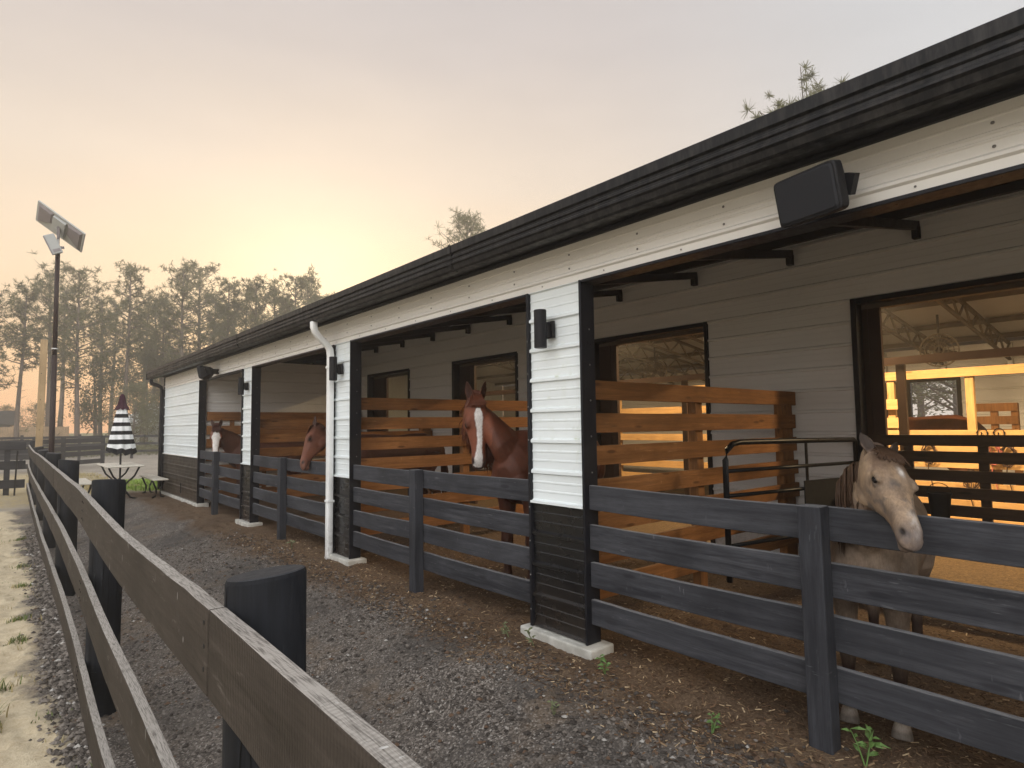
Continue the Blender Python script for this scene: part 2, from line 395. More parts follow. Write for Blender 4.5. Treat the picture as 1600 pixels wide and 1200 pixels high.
def chips(name, spots, mats, smin, smax):
    mb = MB()
    for x, y in spots:
        s = random.uniform(smin, smax); a = random.uniform(0, 6.28); w = s*random.uniform(.10, .26); z = G(x, y)+.004
        d = Vector((math.cos(a), math.sin(a), random.uniform(-.35, .35)))*s; e = Vector((-math.sin(a), math.cos(a), random.uniform(-.4, .4)))*w
        c = Vector((x, y, z+abs(d.z)*.5)); u = Vector((0, 0, .002))
        mb.add([c-d-e, c+d-e, c+d+e, c-d+e, c-d-e-u, c+d-e-u, c+d+e-u, c-d+e-u], [(0,1,2,3),(7,6,5,4),(0,4,5,1),(1,5,6,2),(2,6,7,3),(3,7,4,0)], random.choices(range(len(mats)), weights=[w_ for _, w_ in mats])[0])
    return tag(mb.build(name, [m for m, _ in mats]), kind='stuff')
m_c1 = plain('chip_pale', (.55, .42, .26), .9, .2, 30); m_c2 = plain('chip_brown', (.17, .10, .055), .9, .3, 30); m_c4 = plain('chip_gold', (.27, .185, .105), .9, .3, 30); m_c3 = plain('chip_dark', (.07, .042, .026), .9, .3, 30)
sp = []
while len(sp) < 24000:
    y = .3 + 9.5*random.random()**1.25; x = 2.75 + 3.6*random.random()**1.8 - abs(random.gauss(0, .12))
    sp.append((x, y))
tag(chips('wood_chips', sp, [(m_c1, .8), (m_c2, 5), (m_c4, 3), (m_c3, 4)], .005, .019), 'brown wood shavings and straw strewn over the stall floors', 'bedding')

def blades(mb, x, y, n, h, spread, m=0, w=.006):
    for _ in range(n):
        a = random.uniform(0, 6.28); l = h*random.uniform(.5, 1.1); b = random.uniform(.15, .8)
        px, py = x + random.gauss(0, spread), y + random.gauss(0, spread); z = G(px, py)-.01
        d = Vector((math.cos(a), math.sin(a), 0)); sd = Vector((-d.y, d.x, 0))*w*random.uniform(.6, 1.2)
        p = [Vector((px, py, z)) + d*(l*b*t*t) + Vector((0, 0, l*(t - .25*b*t*t))) for t in (0, .35, .7, 1)]
        vs = []
        for i, q in enumerate(p): k = (1, .9, .6, .05)[i]; vs += [q - sd*k, q + sd*k]
        mb.add(vs, [(0,1,3,2),(2,3,5,4),(4,5,7,6)], m)
m_grass = plain('grass_green', (.10, .135, .03), .7, .35, 5); m_dry = plain('grass_dry', (.34, .28, .14), .8, .25, 5); m_lime = plain('grass_bright', (.20, .29, .045), .7, .3, 5)
gb = MB()
for x, y, n, h in ((.14, 3.55, 60, .11), (.30, 4.0, 80, .13), (.36, 4.45, 50, .10), (-.02, 5.6, 70, .17), (.05, 6.3, 35, .12), (.17, 7.6, 50, .08), (.22, 8.4, 50, .08), (.28, 10.2, 60, .07), (.3, 11.5, 60, .07), (.33, 14, 60, .07), (.02, 4.5, 25, .09), (-.1, 6.9, 40, .1)):
    blades(gb, x, y, n, h, .05); blades(gb, x, y, n//4, h, .08, 1)
for _ in range(60):
    x = random.uniform(-.45, .4); y = random.uniform(3.2, 17); blades(gb, x, y, 10, .05, .06, random.choice([0, 1]), .004)
tag(gb.build('sand_grass', [m_grass, m_dry]), 'thin green grass tufts growing out of the pale sand', 'grass', kind='stuff')
gb = MB()
for _ in range(900):
    x = random.uniform(2.7, 7.5); y = random.uniform(18.9, 25.5); blades(gb, x, y, 7, .13, .12, 0, .012)
tag(gb.build('green_grass', [m_lime]), 'bright green grass patch beyond the far barn corner', 'grass', kind='stuff')
gb = MB()
for _ in range(600):
    x = random.uniform(1.0, 3.2); y = random.uniform(20.5, 33); blades(gb, x, y, 6, .10, .15, 0, .014)
tag(gb.build('straw_grass', [m_dry]), 'dry straw coloured grass behind the picnic table', 'grass', kind='stuff')

# leafy weeds
m_weed = plain('weed_leaf', (.10, .18, .045), .55, .3, 20); m_weed2 = plain('weed_leaf_dull', (.13, .15, .07), .6, .3, 20)
def weed(x, y, h, n, label, mat, lw=.35):
    e = empty('weed_plant', (x, y, G(x, y)), label, 'weed')
    st = MB(); lf = MB()
    for i in range(max(2, n//5)):
        a = random.uniform(0, 6.28); tip = Vector((x+math.cos(a)*h*.45, y+math.sin(a)*h*.45, G(x, y)+h*random.uniform(.6, 1)))
        b = Vector((x, y, G(x, y)-.01)); st.tube([b, b.lerp(tip, .5)+Vector((0, 0, h*.12)), tip], [.004, .003, .0015], 5)
        for j in range(5):
            t = .25 + .75*j/4; c = b.lerp(tip, t) + Vector((0, 0, h*.2*math.sin(t*3.1)))
            aa = a + j*2.4 + random.uniform(-.4, .4); d = Vector((math.cos(aa), math.sin(aa), random.uniform(.0, .6))).normalized(); l = h*random.uniform(.35, .6)
            sd = d.cross(Vector((0, 0, 1))).normalized()*l*lw*.5; dn = Vector((0, 0, -l*.12))
            lf.add([c, c+d*l*.45-sd, c+d*l*.5+Vector((0,0,.01)), c+d*l*.45+sd, c+d*l+dn], [(0,1,2),(0,2,3),(1,4,2),(2,4,3)])
    st.build('stem', mat, e); lf.build('leaf_cluster', mat, e)
weed(3.02, 2.72, .11, 12, 'small bright green leafy weed at the right end of the nearest pillar footing', m_weed, .5)
weed(3.04, 3.42, .12, 10, 'dull spindly weed before the middle of the nearest concrete footing', m_weed2)
weed(3.03, 3.70, .10, 8, 'dull wispy weed at the left corner of the nearest concrete footing', m_weed2)
weed(2.93, 1.90, .09, 14, 'low green weed in the bedding edge left of the nearest stall fence post', m_weed)
weed(3.17, 1.24, .15, 22, 'bushy bright green weed at the foot of the nearest stall fence post', m_weed)
weed(2.45, 2.6, .08, 6, 'thin yellowish weed sprig alone in the dark gravel', m_weed2)
weed(3.05, 8.3, .14, 14, 'yellow green weed below the stall fence beside the white downspout', m_weed2)

# ------------------------------------------------------------------ barn
barn = empty('horse_barn', (XF, 6, 0), 'long white and black metal horse barn with open stall bays and dark eaves', 'barn')
PITCH = .2375
def siding(mb, o, s, t0, t1, z0, z1, axis='y', base=None, minor=.004, m=0):
    """horizontal ribbed sheet; o = plane offset, s = outward sign; extruded along axis from t0 to t1"""
    prof = []
    def put(z, d):
        if z0 - 1e-6 <= z <= z1 + 1e-6: prof.append((o + s*d, z))
    k = math.floor((z0-.0065)/PITCH) - 1
    pts = []
    while True:
        zc = .0065 + PITCH*k
        if zc > z1 + .3: break
        pts += [(zc-.022, 0), (zc-.014, .020), (zc+.006, .020), (zc+.022, 0)]
        if minor:
            for q in (.085, .155): pts += [(zc+q-.008, 0), (zc+q-.006, minor), (zc+q+.004, minor), (zc+q+.010, 0)]
        k += 1
    import bisect
    def at(z):
        for (za, da), (zb, db) in zip(pts, pts[1:]):
            if za <= z <= zb: return da + (db-da)*(z-za)/max(1e-9, zb-za)
        return 0
    prof = [(o + s*at(z0), z0)] + [(o + s*d, z) for z, d in pts if z0 < z < z1] + [(o + s*at(z1), z1)]
    back = [(o - s*.012, z1), (o - s*.012, z0)]
    mb.extrude(prof + back, axis, t0, t1, m)
PIL = [(-.745, -.16), (3.075, 3.66), (6.90, 7.40), (10.68, 11.24)]      # front faces of the pillars (y)
END = (14.26, 17.95)
Y0, Y1 = -4.6, 17.95
ZH = 2.61; ZW = .955; ZT = 2.93
# pillars: white panel, black wainscot, trims, footing
scr = MB()
def screw(p, r=.007):
    scr.ball(p, (r*.6, r, r), 8)
for i, (a, b) in enumerate(PIL + [END]):
    w = MB(); siding(w, XF, -1, a+.003, b-.028, ZW+.012, ZH-.002); w.build('wall_panel', m_white, barn)
    w = MB(); siding(w, XF, -1, a+.003, b-.028, .012, ZW); w.build('wainscot_panel', m_blackend if i == 4 else m_blackpan, barn)
    w = MB(); w.box((XF-.032, a-.002, ZW-.006), (XF+.0, b-.026, ZW+.0115)); w.build('wainscot_cap', m_white if i < 4 else m_header, barn)
    w = MB(); w.box((XF-.030, a-.022, .0), (XF+.115, a-.001, ZH-.001)); w.build('corner_trim', m_trim, barn, bevel=.003)
    if i < 4:
        w = MB(); w.box((XF-.030, b-.027, .0), (XF+.115, b-.001, ZH-.001)); w.build('corner_trim', m_trim, barn, bevel=.003)
        w = MB(); w.box((XF+.012, a, .002), (XF+.11, b-.028, ZH-.003)); w.build('pillar_core', m_rafter, barn)
    for k in range(9):
        z = .13 + k*PITCH*1.1
        screw((XF-.032, b-.016, z)); 
        scr.ball((XF+.055, a-.024, z+.03), (.007, .004, .007), 8)
    if i < 4:
        f = MB(); f.box((XF-.085, a-.105, -.30), (XF+.16, b+.06, .0), rot=Matrix.Rotation(random.uniform(-.012, .012), 3, 'Z')); f.build('footing', m_conc, barn, bevel=.012, segs=2)
f = MB(); f.box((XF-.05, END[0]-.09, -.3), (XF+.2, END[1]+.02, .0)); f.build('footing', m_conc, barn, bevel=.012)
w = MB(); w.box((XF+.012, END[0]+.004, .0), (XF+.1, END[1]-.03, ZH)); w.build('pillar_core', m_rafter, barn)
w = MB(); w.box((XF-.03, END[1]-.026, .0), (XF+.06, END[1]+.03, ZT)); w.build('corner_trim', m_trim, barn, bevel=.003)
# header
h = MB()
hp = [(XF-.004, ZH+.001), (XF-.004, ZH+.05), (XF-.022, ZH+.06), (XF-.022, ZH+.075), (XF-.005, ZH+.09), (XF-.005, ZH+.135), (XF-.012, ZH+.14), (XF-.012, ZH+.147), (XF-.005, ZH+.152), (XF-.005, ZH+.165), (XF-.012, ZH+.17), (XF-.012, ZH+.178), (XF-.005, ZH+.184),
      (XF-.005, ZH+.235), (XF-.012, ZH+.24), (XF-.012, ZH+.247), (XF-.005, ZH+.252), (XF-.005, ZT), (XF+.1, ZT), (XF+.1, ZH+.001)]
yy = [Y0, -1.2, 5.88, 12.9, Y1-.03]
for a, b in zip(yy, yy[1:]):
    h = MB(); h.extrude(hp, 'y', a, b-.004); h.build('header_panel', m_header, barn)
edges = [Y0] + [q for p in PIL for q in p] + [END[0]]
for a, b in zip(edges[0::2], edges[1::2]):
    t_ = MB(); t_.box((XF-.024, a-.0005, ZH-.022), (XF+.115, b-.023, ZH-.0005)); t_.build('header_trim', m_trim, barn, bevel=.003)
y = Y0+.1
while y < Y1-.2:
    screw((XF-.010, y, ZH+.215), .008); screw((XF-.010, y, ZH+.11), .008); screw((XF-.010, y+.3, ZH+.028), .006)
    y += .64
scr.build('screw_heads', m_screw, barn)
# eaves
YE = 18.22
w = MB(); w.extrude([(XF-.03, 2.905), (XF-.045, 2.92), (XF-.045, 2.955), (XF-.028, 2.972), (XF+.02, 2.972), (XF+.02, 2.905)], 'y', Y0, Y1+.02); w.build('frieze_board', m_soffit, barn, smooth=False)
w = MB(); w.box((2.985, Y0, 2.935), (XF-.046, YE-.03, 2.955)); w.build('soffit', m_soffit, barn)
g_ = MB(); g_.extrude([(2.862, 3.075), (2.850, 3.070), (2.852, 3.008), (2.872, 3.000), (2.872, 2.985), (2.858, 2.976), (2.858, 2.960), (2.870, 2.952), (2.870, 2.936), (2.860, 2.929), (2.860, 2.915), (2.876, 2.905), (2.888, 2.872), (2.905, 2.862), (2.975, 2.862), (2.975, 3.06), (2.965, 3.06), (2.965, 2.875), (2.91, 2.875), (2.872, 3.06)], 'y', Y0, YE)
gut = g_.build('gutter', m_gutter, barn)
for y in (-1.9, 4.2, 10.3):
    g_ = MB(); g_.extrude([(2.846, 3.079), (2.846, 3.004), (2.868, 2.996), (2.868, 2.986), (2.853, 2.979), (2.853, 2.956), (2.865, 2.95), (2.865, 2.938), (2.854, 2.931), (2.854, 2.911), (2.884, 2.868), (2.90, 2.857), (2.93, 2.857), (2.93, 2.8615), (2.903, 2.8618), (2.888, 2.871)], 'y', y, y+.03); g_.build('gutter_seam', m_gutter, gut)
w = MB(); w.box((2.977, Y0, 2.90), (3.0, YE-.001, 3.08)); w.build('fascia', m_soffit, barn)
w = MB(); w.box((2.846, YE+.001, 2.862), (2.98, YE+.012, 3.07)); w.build('gutter_end', m_gutter, gut)
def zr(x): return 3.085 + .146*(x-2.87)          # top of the front roof slope
XR = 8.87; XE = 14.5
rf = MB()
rf.extrude([(2.90, zr(2.90)), (XR, zr(XR)), (2*XR-2.90, zr(2.90)), (2*XR-2.90, zr(2.90)-.035), (XR, zr(XR)-.035), (2.90, zr(2.90)-.035)], 'y', Y0, YE+.05)
roof_o = rf.build('roof', m_roof, barn)
w = MB()
for y in np.arange(Y0+.1, YE, .3):
    w.beam((3.2, y, zr(3.2)+.008), (XR, y, zr(XR)+.008), .03, .018)
w.build('roof_ribs', m_roof, roof_o)
# stall ceiling, rafters, purlins
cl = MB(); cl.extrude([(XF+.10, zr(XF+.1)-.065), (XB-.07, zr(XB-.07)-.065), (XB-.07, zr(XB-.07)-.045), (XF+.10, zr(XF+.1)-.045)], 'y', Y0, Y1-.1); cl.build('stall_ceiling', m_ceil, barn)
ry = -3.1
while ry < 17.5:
    r_ = MB(); r_.beam((XF+.11, ry, 2.84), (XB-.02, ry, 3.50), .05, .085); r_.box((XB-.10, ry-.03, 3.36), (XB-.021, ry+.03, 3.48)); r_.build('rafter', m_rafter, barn)
    ry += 1.273
for x in (4.3, 5.4, 6.5):
    r_ = MB(); r_.box((x-.03, Y0, zr(x)-.145), (x+.03, Y1-.1, zr(x)-.07)); r_.build('purlin', m_rafter, barn)
# stall back wall with door openings
DO = [(-3.2, -1.25), (.62, 2.60), (4.45, 6.40), (8.26, 10.19), (12.0, 13.92)]
DZ = 2.81
segs = [Y0] + [q for d in DO for q in d] + [Y1-.08]
for a, b in zip(segs[0::2], segs[1::2]):
    w = MB(); siding(w, XB, -1, a+.001, b-.001, .0, DZ, minor=.0012); w.build('stall_back_wall', m_whitein, barn)
    w = MB(); siding(w, XB+.10, 1, a+.001, b-.001, .0, DZ); w.build('aisle_wall', m_whitein, barn)
w = MB(); siding(w, XB, -1, Y0, Y1-.08, DZ+.002, zr(XB)-.05, minor=.0012); w.build('stall_back_wall', m_whitein, barn)
w = MB(); siding(w, XB+.10, 1, Y0, Y1-.08, DZ+.002, zr(XB)-.05); w.build('aisle_wall', m_whitein, barn)
for (a, b), op in zip(DO, (.3, .17, .33, .48, .62)):
    fr = MB(); t = .055
    fr.box((XB-.03, a-t, .0), (XB+.13, a, DZ+t)); fr.box((XB-.03, b, .0), (XB+.13, b+t, DZ+t)); fr.box((XB-.03, a+.0005, DZ-.004), (XB+.13, b-.0005, DZ+t-.002))
    fr.build('door_frame', m_trim, barn, bevel=.003)
    sd_ = MB(); sd_.box((XB+.15, b-op, .04), (XB+.20, b+.9, DZ+.02))
    for yv in (b-op+.02, b-op+.14): sd_.box((XB+.142, yv-.022, .04), (XB+.149, yv+.022, DZ))
    sd_.build('sliding_door', m_brown, barn)
    tr = MB(); tr.box((XB+.14, a-.2, DZ-.05), (XB+.24, b+1.0, DZ+.02)); tr.build('door_track', m_truss, barn)
# solid divider walls between the far bays: white sheet above pine kick boards
def divider(yc, zlow):
    w = MB(); siding(w, yc, -1, XF+.13, XB-.02, zlow, zr(XF)-.06, axis='x'); 
    w.build('divider_wall', m_whitein_x, barn)
    w = MB(); siding(w, yc, -1, XF+.13, XB-.02, .0, zlow-.002, axis='x'); w.build('divider_wall', m_whitein_x, barn)
    w = MB(); w.box((XF+.13, yc+.013, 0), (XB-.02, yc+.06, 3.1)); w.build('divider_core', m_ceil, barn)
    w = MB(); w.extrude([(XF+.13, 3.0), (XB-.03, 3.0), (XB-.03, zr(XB)-.07), (XF+.13, zr(XF)-.055)][::1], 'y', yc+.005, yc+.05) if False else None
divider(14.33, 1.95)
for z in (1.93, 1.63, 1.35, 1.07, .79, .51, .24):
    b_ = MB(); b_.box((XF+.14, 14.33-.075, z-.19), (XB-.05, 14.33-.035, z)); b_.build('kick_board', m_pine_x, barn, bevel=.004)
for x in (3.9, 4.6, 5.6, 6.6):
    b_ = MB(); b_.box((x-.05, 14.33-.034, 0), (x+.05, 14.33-.0295, 1.9)); b_.build('kick_post', m_pine_z, barn)
# gable ends
for yg in (Y0, Y1-.05):
    w = MB(); w.extrude([(XF+.02, 0), (XE, 0), (XE, zr(XF)-.05), (XR, zr(XR)-.05), (XF+.02, zr(XF)-.05)], 'y', yg, yg+.03); w.build('gable_wall', m_white, barn)
# far side of the barn
FO = (3.62, 4.42); FZ = (1.0, 2.34)
for a, b, z0, z1 in ((Y0+.05, FO[0], .0, 3.02), (FO[1], Y1-.06, .0, 3.02), (FO[0]+.001, FO[1]-.001, .0, FZ[0]), (FO[0]+.001, FO[1]-.001, FZ[1], 3.02)):
    w = MB(); siding(w, XE, -1, a, b, z0+.001, z1, minor=.0012); w.build('far_wall', m_whitein, barn)
fr = MB(); t = .07
fr.box((XE-.03, FO[0]-t, FZ[0]-t), (XE+.05, FO[0], FZ[1]+t)); fr.box((XE-.03, FO[1], FZ[0]-t), (XE+.05, FO[1]+t, FZ[1]+t)); fr.box((XE-.03, FO[0]+.001, FZ[1]), (XE+.05, FO[1]-.001, FZ[1]+t-.002)); fr.box((XE-.03, FO[0]+.001, FZ[0]-t+.002), (XE+.05, FO[1]-.001, FZ[0]))
fr.build('window_frame', m_trim, barn)
fr = MB(); fr.box((XE-.06, FO[1]+.1, .5), (XE-.032, FO[1]+1.0, 2.36)); fr.build('sliding_door', m_brown, barn)
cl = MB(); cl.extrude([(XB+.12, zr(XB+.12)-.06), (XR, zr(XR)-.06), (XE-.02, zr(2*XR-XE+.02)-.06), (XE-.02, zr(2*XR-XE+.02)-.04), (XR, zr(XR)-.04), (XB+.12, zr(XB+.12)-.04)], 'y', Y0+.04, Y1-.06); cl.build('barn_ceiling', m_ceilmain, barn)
for x in (10.2, 11.6, 13.0, 14.1):
    zz = zr(2*XR-x); p_ = MB(); p_.box((x-.03, Y0+.05, zz-.15), (x+.03, Y1-.1, zz-.065)); p_.build('purlin', m_truss, barn)
ty = .62
while ty < 14:       # webbed trusses of the main barn
    t_ = MB(); za = zr(XR)-.16; A = Vector((XR, ty, za)); B = Vector((XE-.12, ty, zr(2*XR-XE)-.17)); dz = Vector((0, 0, -.30))
    t_.beam(A, B, .05, .05); t_.beam(A+dz, B+dz*1.0, .045, .045)
    n = 8
    for k in range(n):
        p = A.lerp(B, k/n); q = A.lerp(B, (k+.5)/n)+dz; r2 = A.lerp(B, (k+1)/n)
        t_.beam(p, q, .028, .028); t_.beam(q, r2, .028, .028)
    t_.beam(A+dz*.5, (XB+.13, ty, zr(XB)-.3), .05, .06)
    t_.build('truss', m_truss, barn)
    c_ = MB(); c_.box((XE-.13, ty-.04, 2.44), (XE-.035, ty+.04, B.z+.02)); c_.build('truss_leg', m_galv, barn)
    ty += 1.06
# downspouts
def downspout(pts, w, d, mat, name='downspout'):
    mb = MB(); pts = [Vector(p) for p in pts]
    mb.tube(pts, [(w/2, d/2)]*len(pts), 16, (1, 0, 0), sq=.35)
    return mb
ds = downspout([(2.93, 7.32, 2.90), (2.93, 7.32, 2.80), (2.945, 7.325, 2.755), (2.99, 7.335, 2.70), (3.06, 7.345, 2.64), (3.12, 7.355, 2.59), (3.155, 7.36, 2.54), (3.165, 7.36, 2.46), (3.165, 7.36, 1.2), (3.165, 7.36, .62), (3.163, 7.36, .60), (3.163, 7.36, -.02), (3.15, 7.36, -.07)], .092, .072, m_pipe)
dso = ds.build('downspout', m_pipe, barn, smooth=True)
for z in (2.3, .63):
    b_ = MB(); b_.box((3.122, 7.308, z), (3.212, 7.412, z+.03)); b_.build('pipe_strap', m_pipe, dso, bevel=.004)
ds = downspout([(2.93, 18.02, 2.88), (2.93, 18.02, 2.80), (2.96, 18.02, 2.75), (3.08, 18.0, 2.70), (3.15, 17.98, 2.66), (3.17, 17.98, 2.58), (3.17, 17.98, 1.2), (3.17, 17.98, .05)], .10, .08, m_trim)
ds.build('downspout', m_trim, barn, smooth=True)
hb = MB(); hb.tube([(XF-.03, 15.75, .33), (XF-.06, 15.75, .33), (XF-.06, 15.6, .33), (XF-.06, 15.6, .12)], .012, 8); hb.build('water_pipe', m_tube, barn)

# wall lamps and speakers
def sconce(y, label):
    e = empty('wall_lamp', (XF-.025, y, 2.28), label, 'wall lamp', 'up and down wall lamps on the pillars')
    b = MB(); b.lathe((XF-.125, y, 2.135), [(.040, 0), (.048, .0), (.048, .29), (.040, .29)], 24); b.build('lamp_body', m_plastic, e, smooth=False, bevel=.003)
    b = MB(); b.box((XF-.08, y-.03, 2.225), (XF-.045, y+.03, 2.335)); b.build('bracket', m_plastic, e, bevel=.004)
    b = MB(); b.box((XF-.046, y-.055, 2.215), (XF-.0195, y+.055, 2.345)); b.build('mount_plate', m_plastic, e, bevel=.004)
sconce(3.385, 'black cylinder wall lamp on the nearest white pillar right of the tall horse')
sconce(7.16, 'black cylinder wall lamp on the pillar with the white downspout')
sconce(10.93, 'black cylinder wall lamp on the farthest slim pillar')
def speaker(y, x, z, label, yaw, sc=1.0):
    e = empty('speaker', (XF-.02, y, z), label, 'speaker', 'black speakers under the eaves')
    M = Matrix.Translation((x, y, z)) @ Matrix.Rotation(yaw, 4, 'Z') @ Matrix.Rotation(R(-12), 4, 'Y') @ Matrix.Scale(sc, 4)
    b = MB(); n = 14     # local: -x is the grille side; half height .125, half width .18
    def ring(x_, hw, hh):
        return [(x_, hw*math.copysign(abs(math.cos(t))**.16, math.cos(t)), hh*math.copysign(abs(math.sin(t))**.16, math.sin(t))) for t in [2*math.pi*(k+.5)/20 for k in range(20)]]
    rings = [ring(-.075, .165, .112), ring(-.068, .172, .118), ring(-.02, .172, .118), ring(.06, .125, .092), ring(.11, .09, .07)]
    vs = [M @ Vector(p) for r_ in rings for p in r_]; fs = []
    for i in range(len(rings)-1):
        for k in range(20): fs.append((i*20+k, i*20+(k+1) % 20, (i+1)*20+(k+1) % 20, (i+1)*20+k))
    fs += [tuple(range(20))[::-1], tuple(80+k for k in range(20))]
    b.add(vs, fs); cab = b.build('cabinet', m_plastic, e)
    b = MB(); r0 = ring(-.0765, .160, .107); r1 = ring(-.084, .150, .098)
    vs = [M @ Vector(p) for p in r0+r1]; b.add(vs, [(k, (k+1) % 20, 20+(k+1) % 20, 20+k) for k in range(20)] + [tuple(20+k for k in range(20))[::-1]])
    b.build('grille', plain('speaker_grille', (.022, .023, .027), .55, .1, 60, .5), cab)
    b = MB(); c0 = M @ Vector((.09, 0, 0)); b.beam(c0, (XF-.01, y-.02, z+.02), .05, .10); b.build('mount_bracket', m_plastic, e)
    b = MB(); b.beam(M @ Vector((.07, -.115, -.04)), M @ Vector((.07, -.155, .05)), .05, .05, up=(1,0,0)); b.build('side_knob', m_plastic, cab)
speaker(1.29, 3.04, 2.665, 'large black box speaker under the eaves over the nearest bay', R(-13), 1.0)
speaker(12.85, 3.00, 2.66, 'small looking black speaker above the farthest horse near the barn end', R(-32), 1.05)

# ------------------------------------------------------------------ stall front fences
RZ = (1.112, .840, .577, .318)
def stall_fence(y0, y1, ym, label):
    e = empty('stall_fence', (3.27, ym, G(3.27, ym)), label, 'board fence', 'slate black board fences across the stall bays')
    for i, z in enumerate(RZ):
        for a, b in ((y0+.002, ym-.002), (ym+.002, y1-.002)):
            m = MB(); j = random.uniform(-.008, .008); k = random.uniform(-.008, .008); n = 10; hh = .172
            vs = []; fs = []
            for q in range(n+1):
                t = q/n; y_ = a+(b-a)*t; zt = z + j*(1-t)+k*t + random.uniform(-.0015, .0015) - .006*math.sin(math.pi*t); xo = random.uniform(-.001, .001)
                vs += [(3.252+xo, y_, zt-hh), (3.288+xo, y_, zt-hh), (3.288+xo, y_, zt), (3.252+xo, y_, zt)]
            for q in range(n):
                for c in range(4): fs.append((q*4+c, q*4+(c+1) % 4, q*4+4+(c+1) % 4, q*4+4+c))
            fs += [(3, 2, 1, 0), tuple(n*4+c for c in range(4))]
            m.add(vs, fs); m.build('rail', m_stallfence, e, bevel=.003)
    m = MB(); m.box((3.150, ym-.058, -.45), (3.248, ym+.058, 1.125), rot=Matrix.Rotation(random.uniform(-.01, .01), 3, 'X')); m.build('post', m_stallpost, e, bevel=.004)
stall_fence(-.16, 3.05, 1.44, 'slate black board fence across the nearest bay in front of the pony')
stall_fence(3.66, 6.875, 5.34, 'slate black board fence across the bay of the tall chestnut with the blaze')
stall_fence(7.40, 10.655, 9.13, 'slate black board fence in the bay just left of the white downspout')
stall_fence(11.24, 14.235, 12.78, 'slate black board fence at the farthest bay below the white faced horse')

# partitions between stalls
def partition(yc, label, zs, x1=6.98):
    e = empty('stall_partition', (5.1, yc, 0), label, 'partition', 'stained board partitions between the stalls')
    for z in zs:
        m = MB(); m.beam((XF+.14, yc, z-.078+random.uniform(-.006, .006)), (x1, yc+random.uniform(-.01, .01), z-.078+random.uniform(-.006, .006)), .038, .155, seg=8, jit=.0012); m.build('board', m_pine_x, e, bevel=.003)
    for x in (5.10, 6.84):
        m = MB(); m.box((x-.055 if x < 6 else x-.12, yc+.021, -.2), (x+.055 if x < 6 else x+.13, yc+.11, zs[0]-.01)); m.build('post', m_pine_z, e, bevel=.004)
ZS = (1.90, 1.64, 1.385, 1.125, .865, .61, .355)
partition(3.31, 'stained pine board partition in the nearest bay ending at the inner wall', ZS)
partition(7.12, 'stained pine board partition behind the chestnut with the blaze', (1.93, 1.68, 1.43, 1.17, .90, .64, .37))
partition(11.0, 'stained pine board partition left of the plain chestnut horse', (1.72, 1.47, 1.22, .97, .72, .47))

# tube gate swung open in the first stall
e = empty('tube_gate', (6.95, 2.66, 0), 'black round tube gate swung open inside the nearest stall', 'gate')
ga, gb_ = Vector((6.95, 2.66, 0)), Vector((4.98, 3.0, 0)); gd = (gb_-ga).normalized(); gl = (gb_-ga).length
def gp(t, z): return ga + gd*(gl*t) + Vector((0, 0, z))
m = MB(); m.tube([gp(0, .1), gp(0, 1.34), gp(.02, 1.36), gp(.5, 1.37), gp(.90, 1.375), gp(.95, 1.36), gp(.985, 1.31), gp(1, 1.22), gp(1, .15)], .026, 12); m.build('frame', m_tube, e, smooth=True)
for z in (1.12, .90, .68, .46, .22):
    m = MB(); m.tube([gp(0.01, z), gp(.99, z)], .018, 10); m.build('bar', m_tube, e, smooth=True)
m = MB(); m.beam(gp(.03, .55)+Vector((0,-.03,0)), gp(.47, .55)+Vector((0,-.03,0)), .012, .86); m.build('rubber_panel', m_rubber, e)
m = MB(); m.beam(gp(.42, .12), gp(.42, 1.36), .012, .03, up=gd); m.build('brace', m_tube, e)
e = empty('water_trough', (6.45, 2.5, -.03), 'black plastic water trough in the dark corner behind the tube gate', 'trough')
m = MB(); m.lathe((6.4, 2.32, -.03), [(.22, 0), (.26, .06), (.32, .60), (.35, .62), (.35, .66), (.31, .66), (.27, .1)], 28); m.build('tub', m_rubber, e, smooth=False)
m = MB(); m.lathe((6.4, 2.32, .55), [(.295, 0), (.29, .005)], 28); m.build('water', plain('dark_water', (.01, .012, .012), .05, 0, bump=0), e)

# board gate in the first back door
e = empty('board_gate', (7.08, 1.6, 0), 'dark brown horizontal board gate in the inner doorway behind the pony', 'gate')
for z in (1.408, 1.248, 1.068, .905, .735, .56):
    m = MB(); m.box((7.06, .63, z-.108), (7.095, 2.585, z)); m.build('board', m_darkboard, e, bevel=.003)
for y in (.7, 1.6, 2.22):
    m = MB(); m.box((7.097, y-.04, .3), (7.13, y+.04, 1.40)); m.build('brace', m_darkboard, e)
e = empty('feed_bucket', (6.9, 1.95, .74), 'black bucket hanging on the dark board gate', 'bucket')
m = MB(); m.lathe((6.95, 1.93, .62), [(.075, 0), (.095, .22), (.102, .22), (.102, .235), (.09, .235), (.07, .02)], 24); pail = m.build('pail', m_rubber, e)
m = MB(); m.tube([(6.95+.0, 1.93+.098*math.cos(a), .85+.10*math.sin(a)) for a in np.linspace(0, math.pi, 11)], .004, 6); m.build('bail', m_tube, pail)

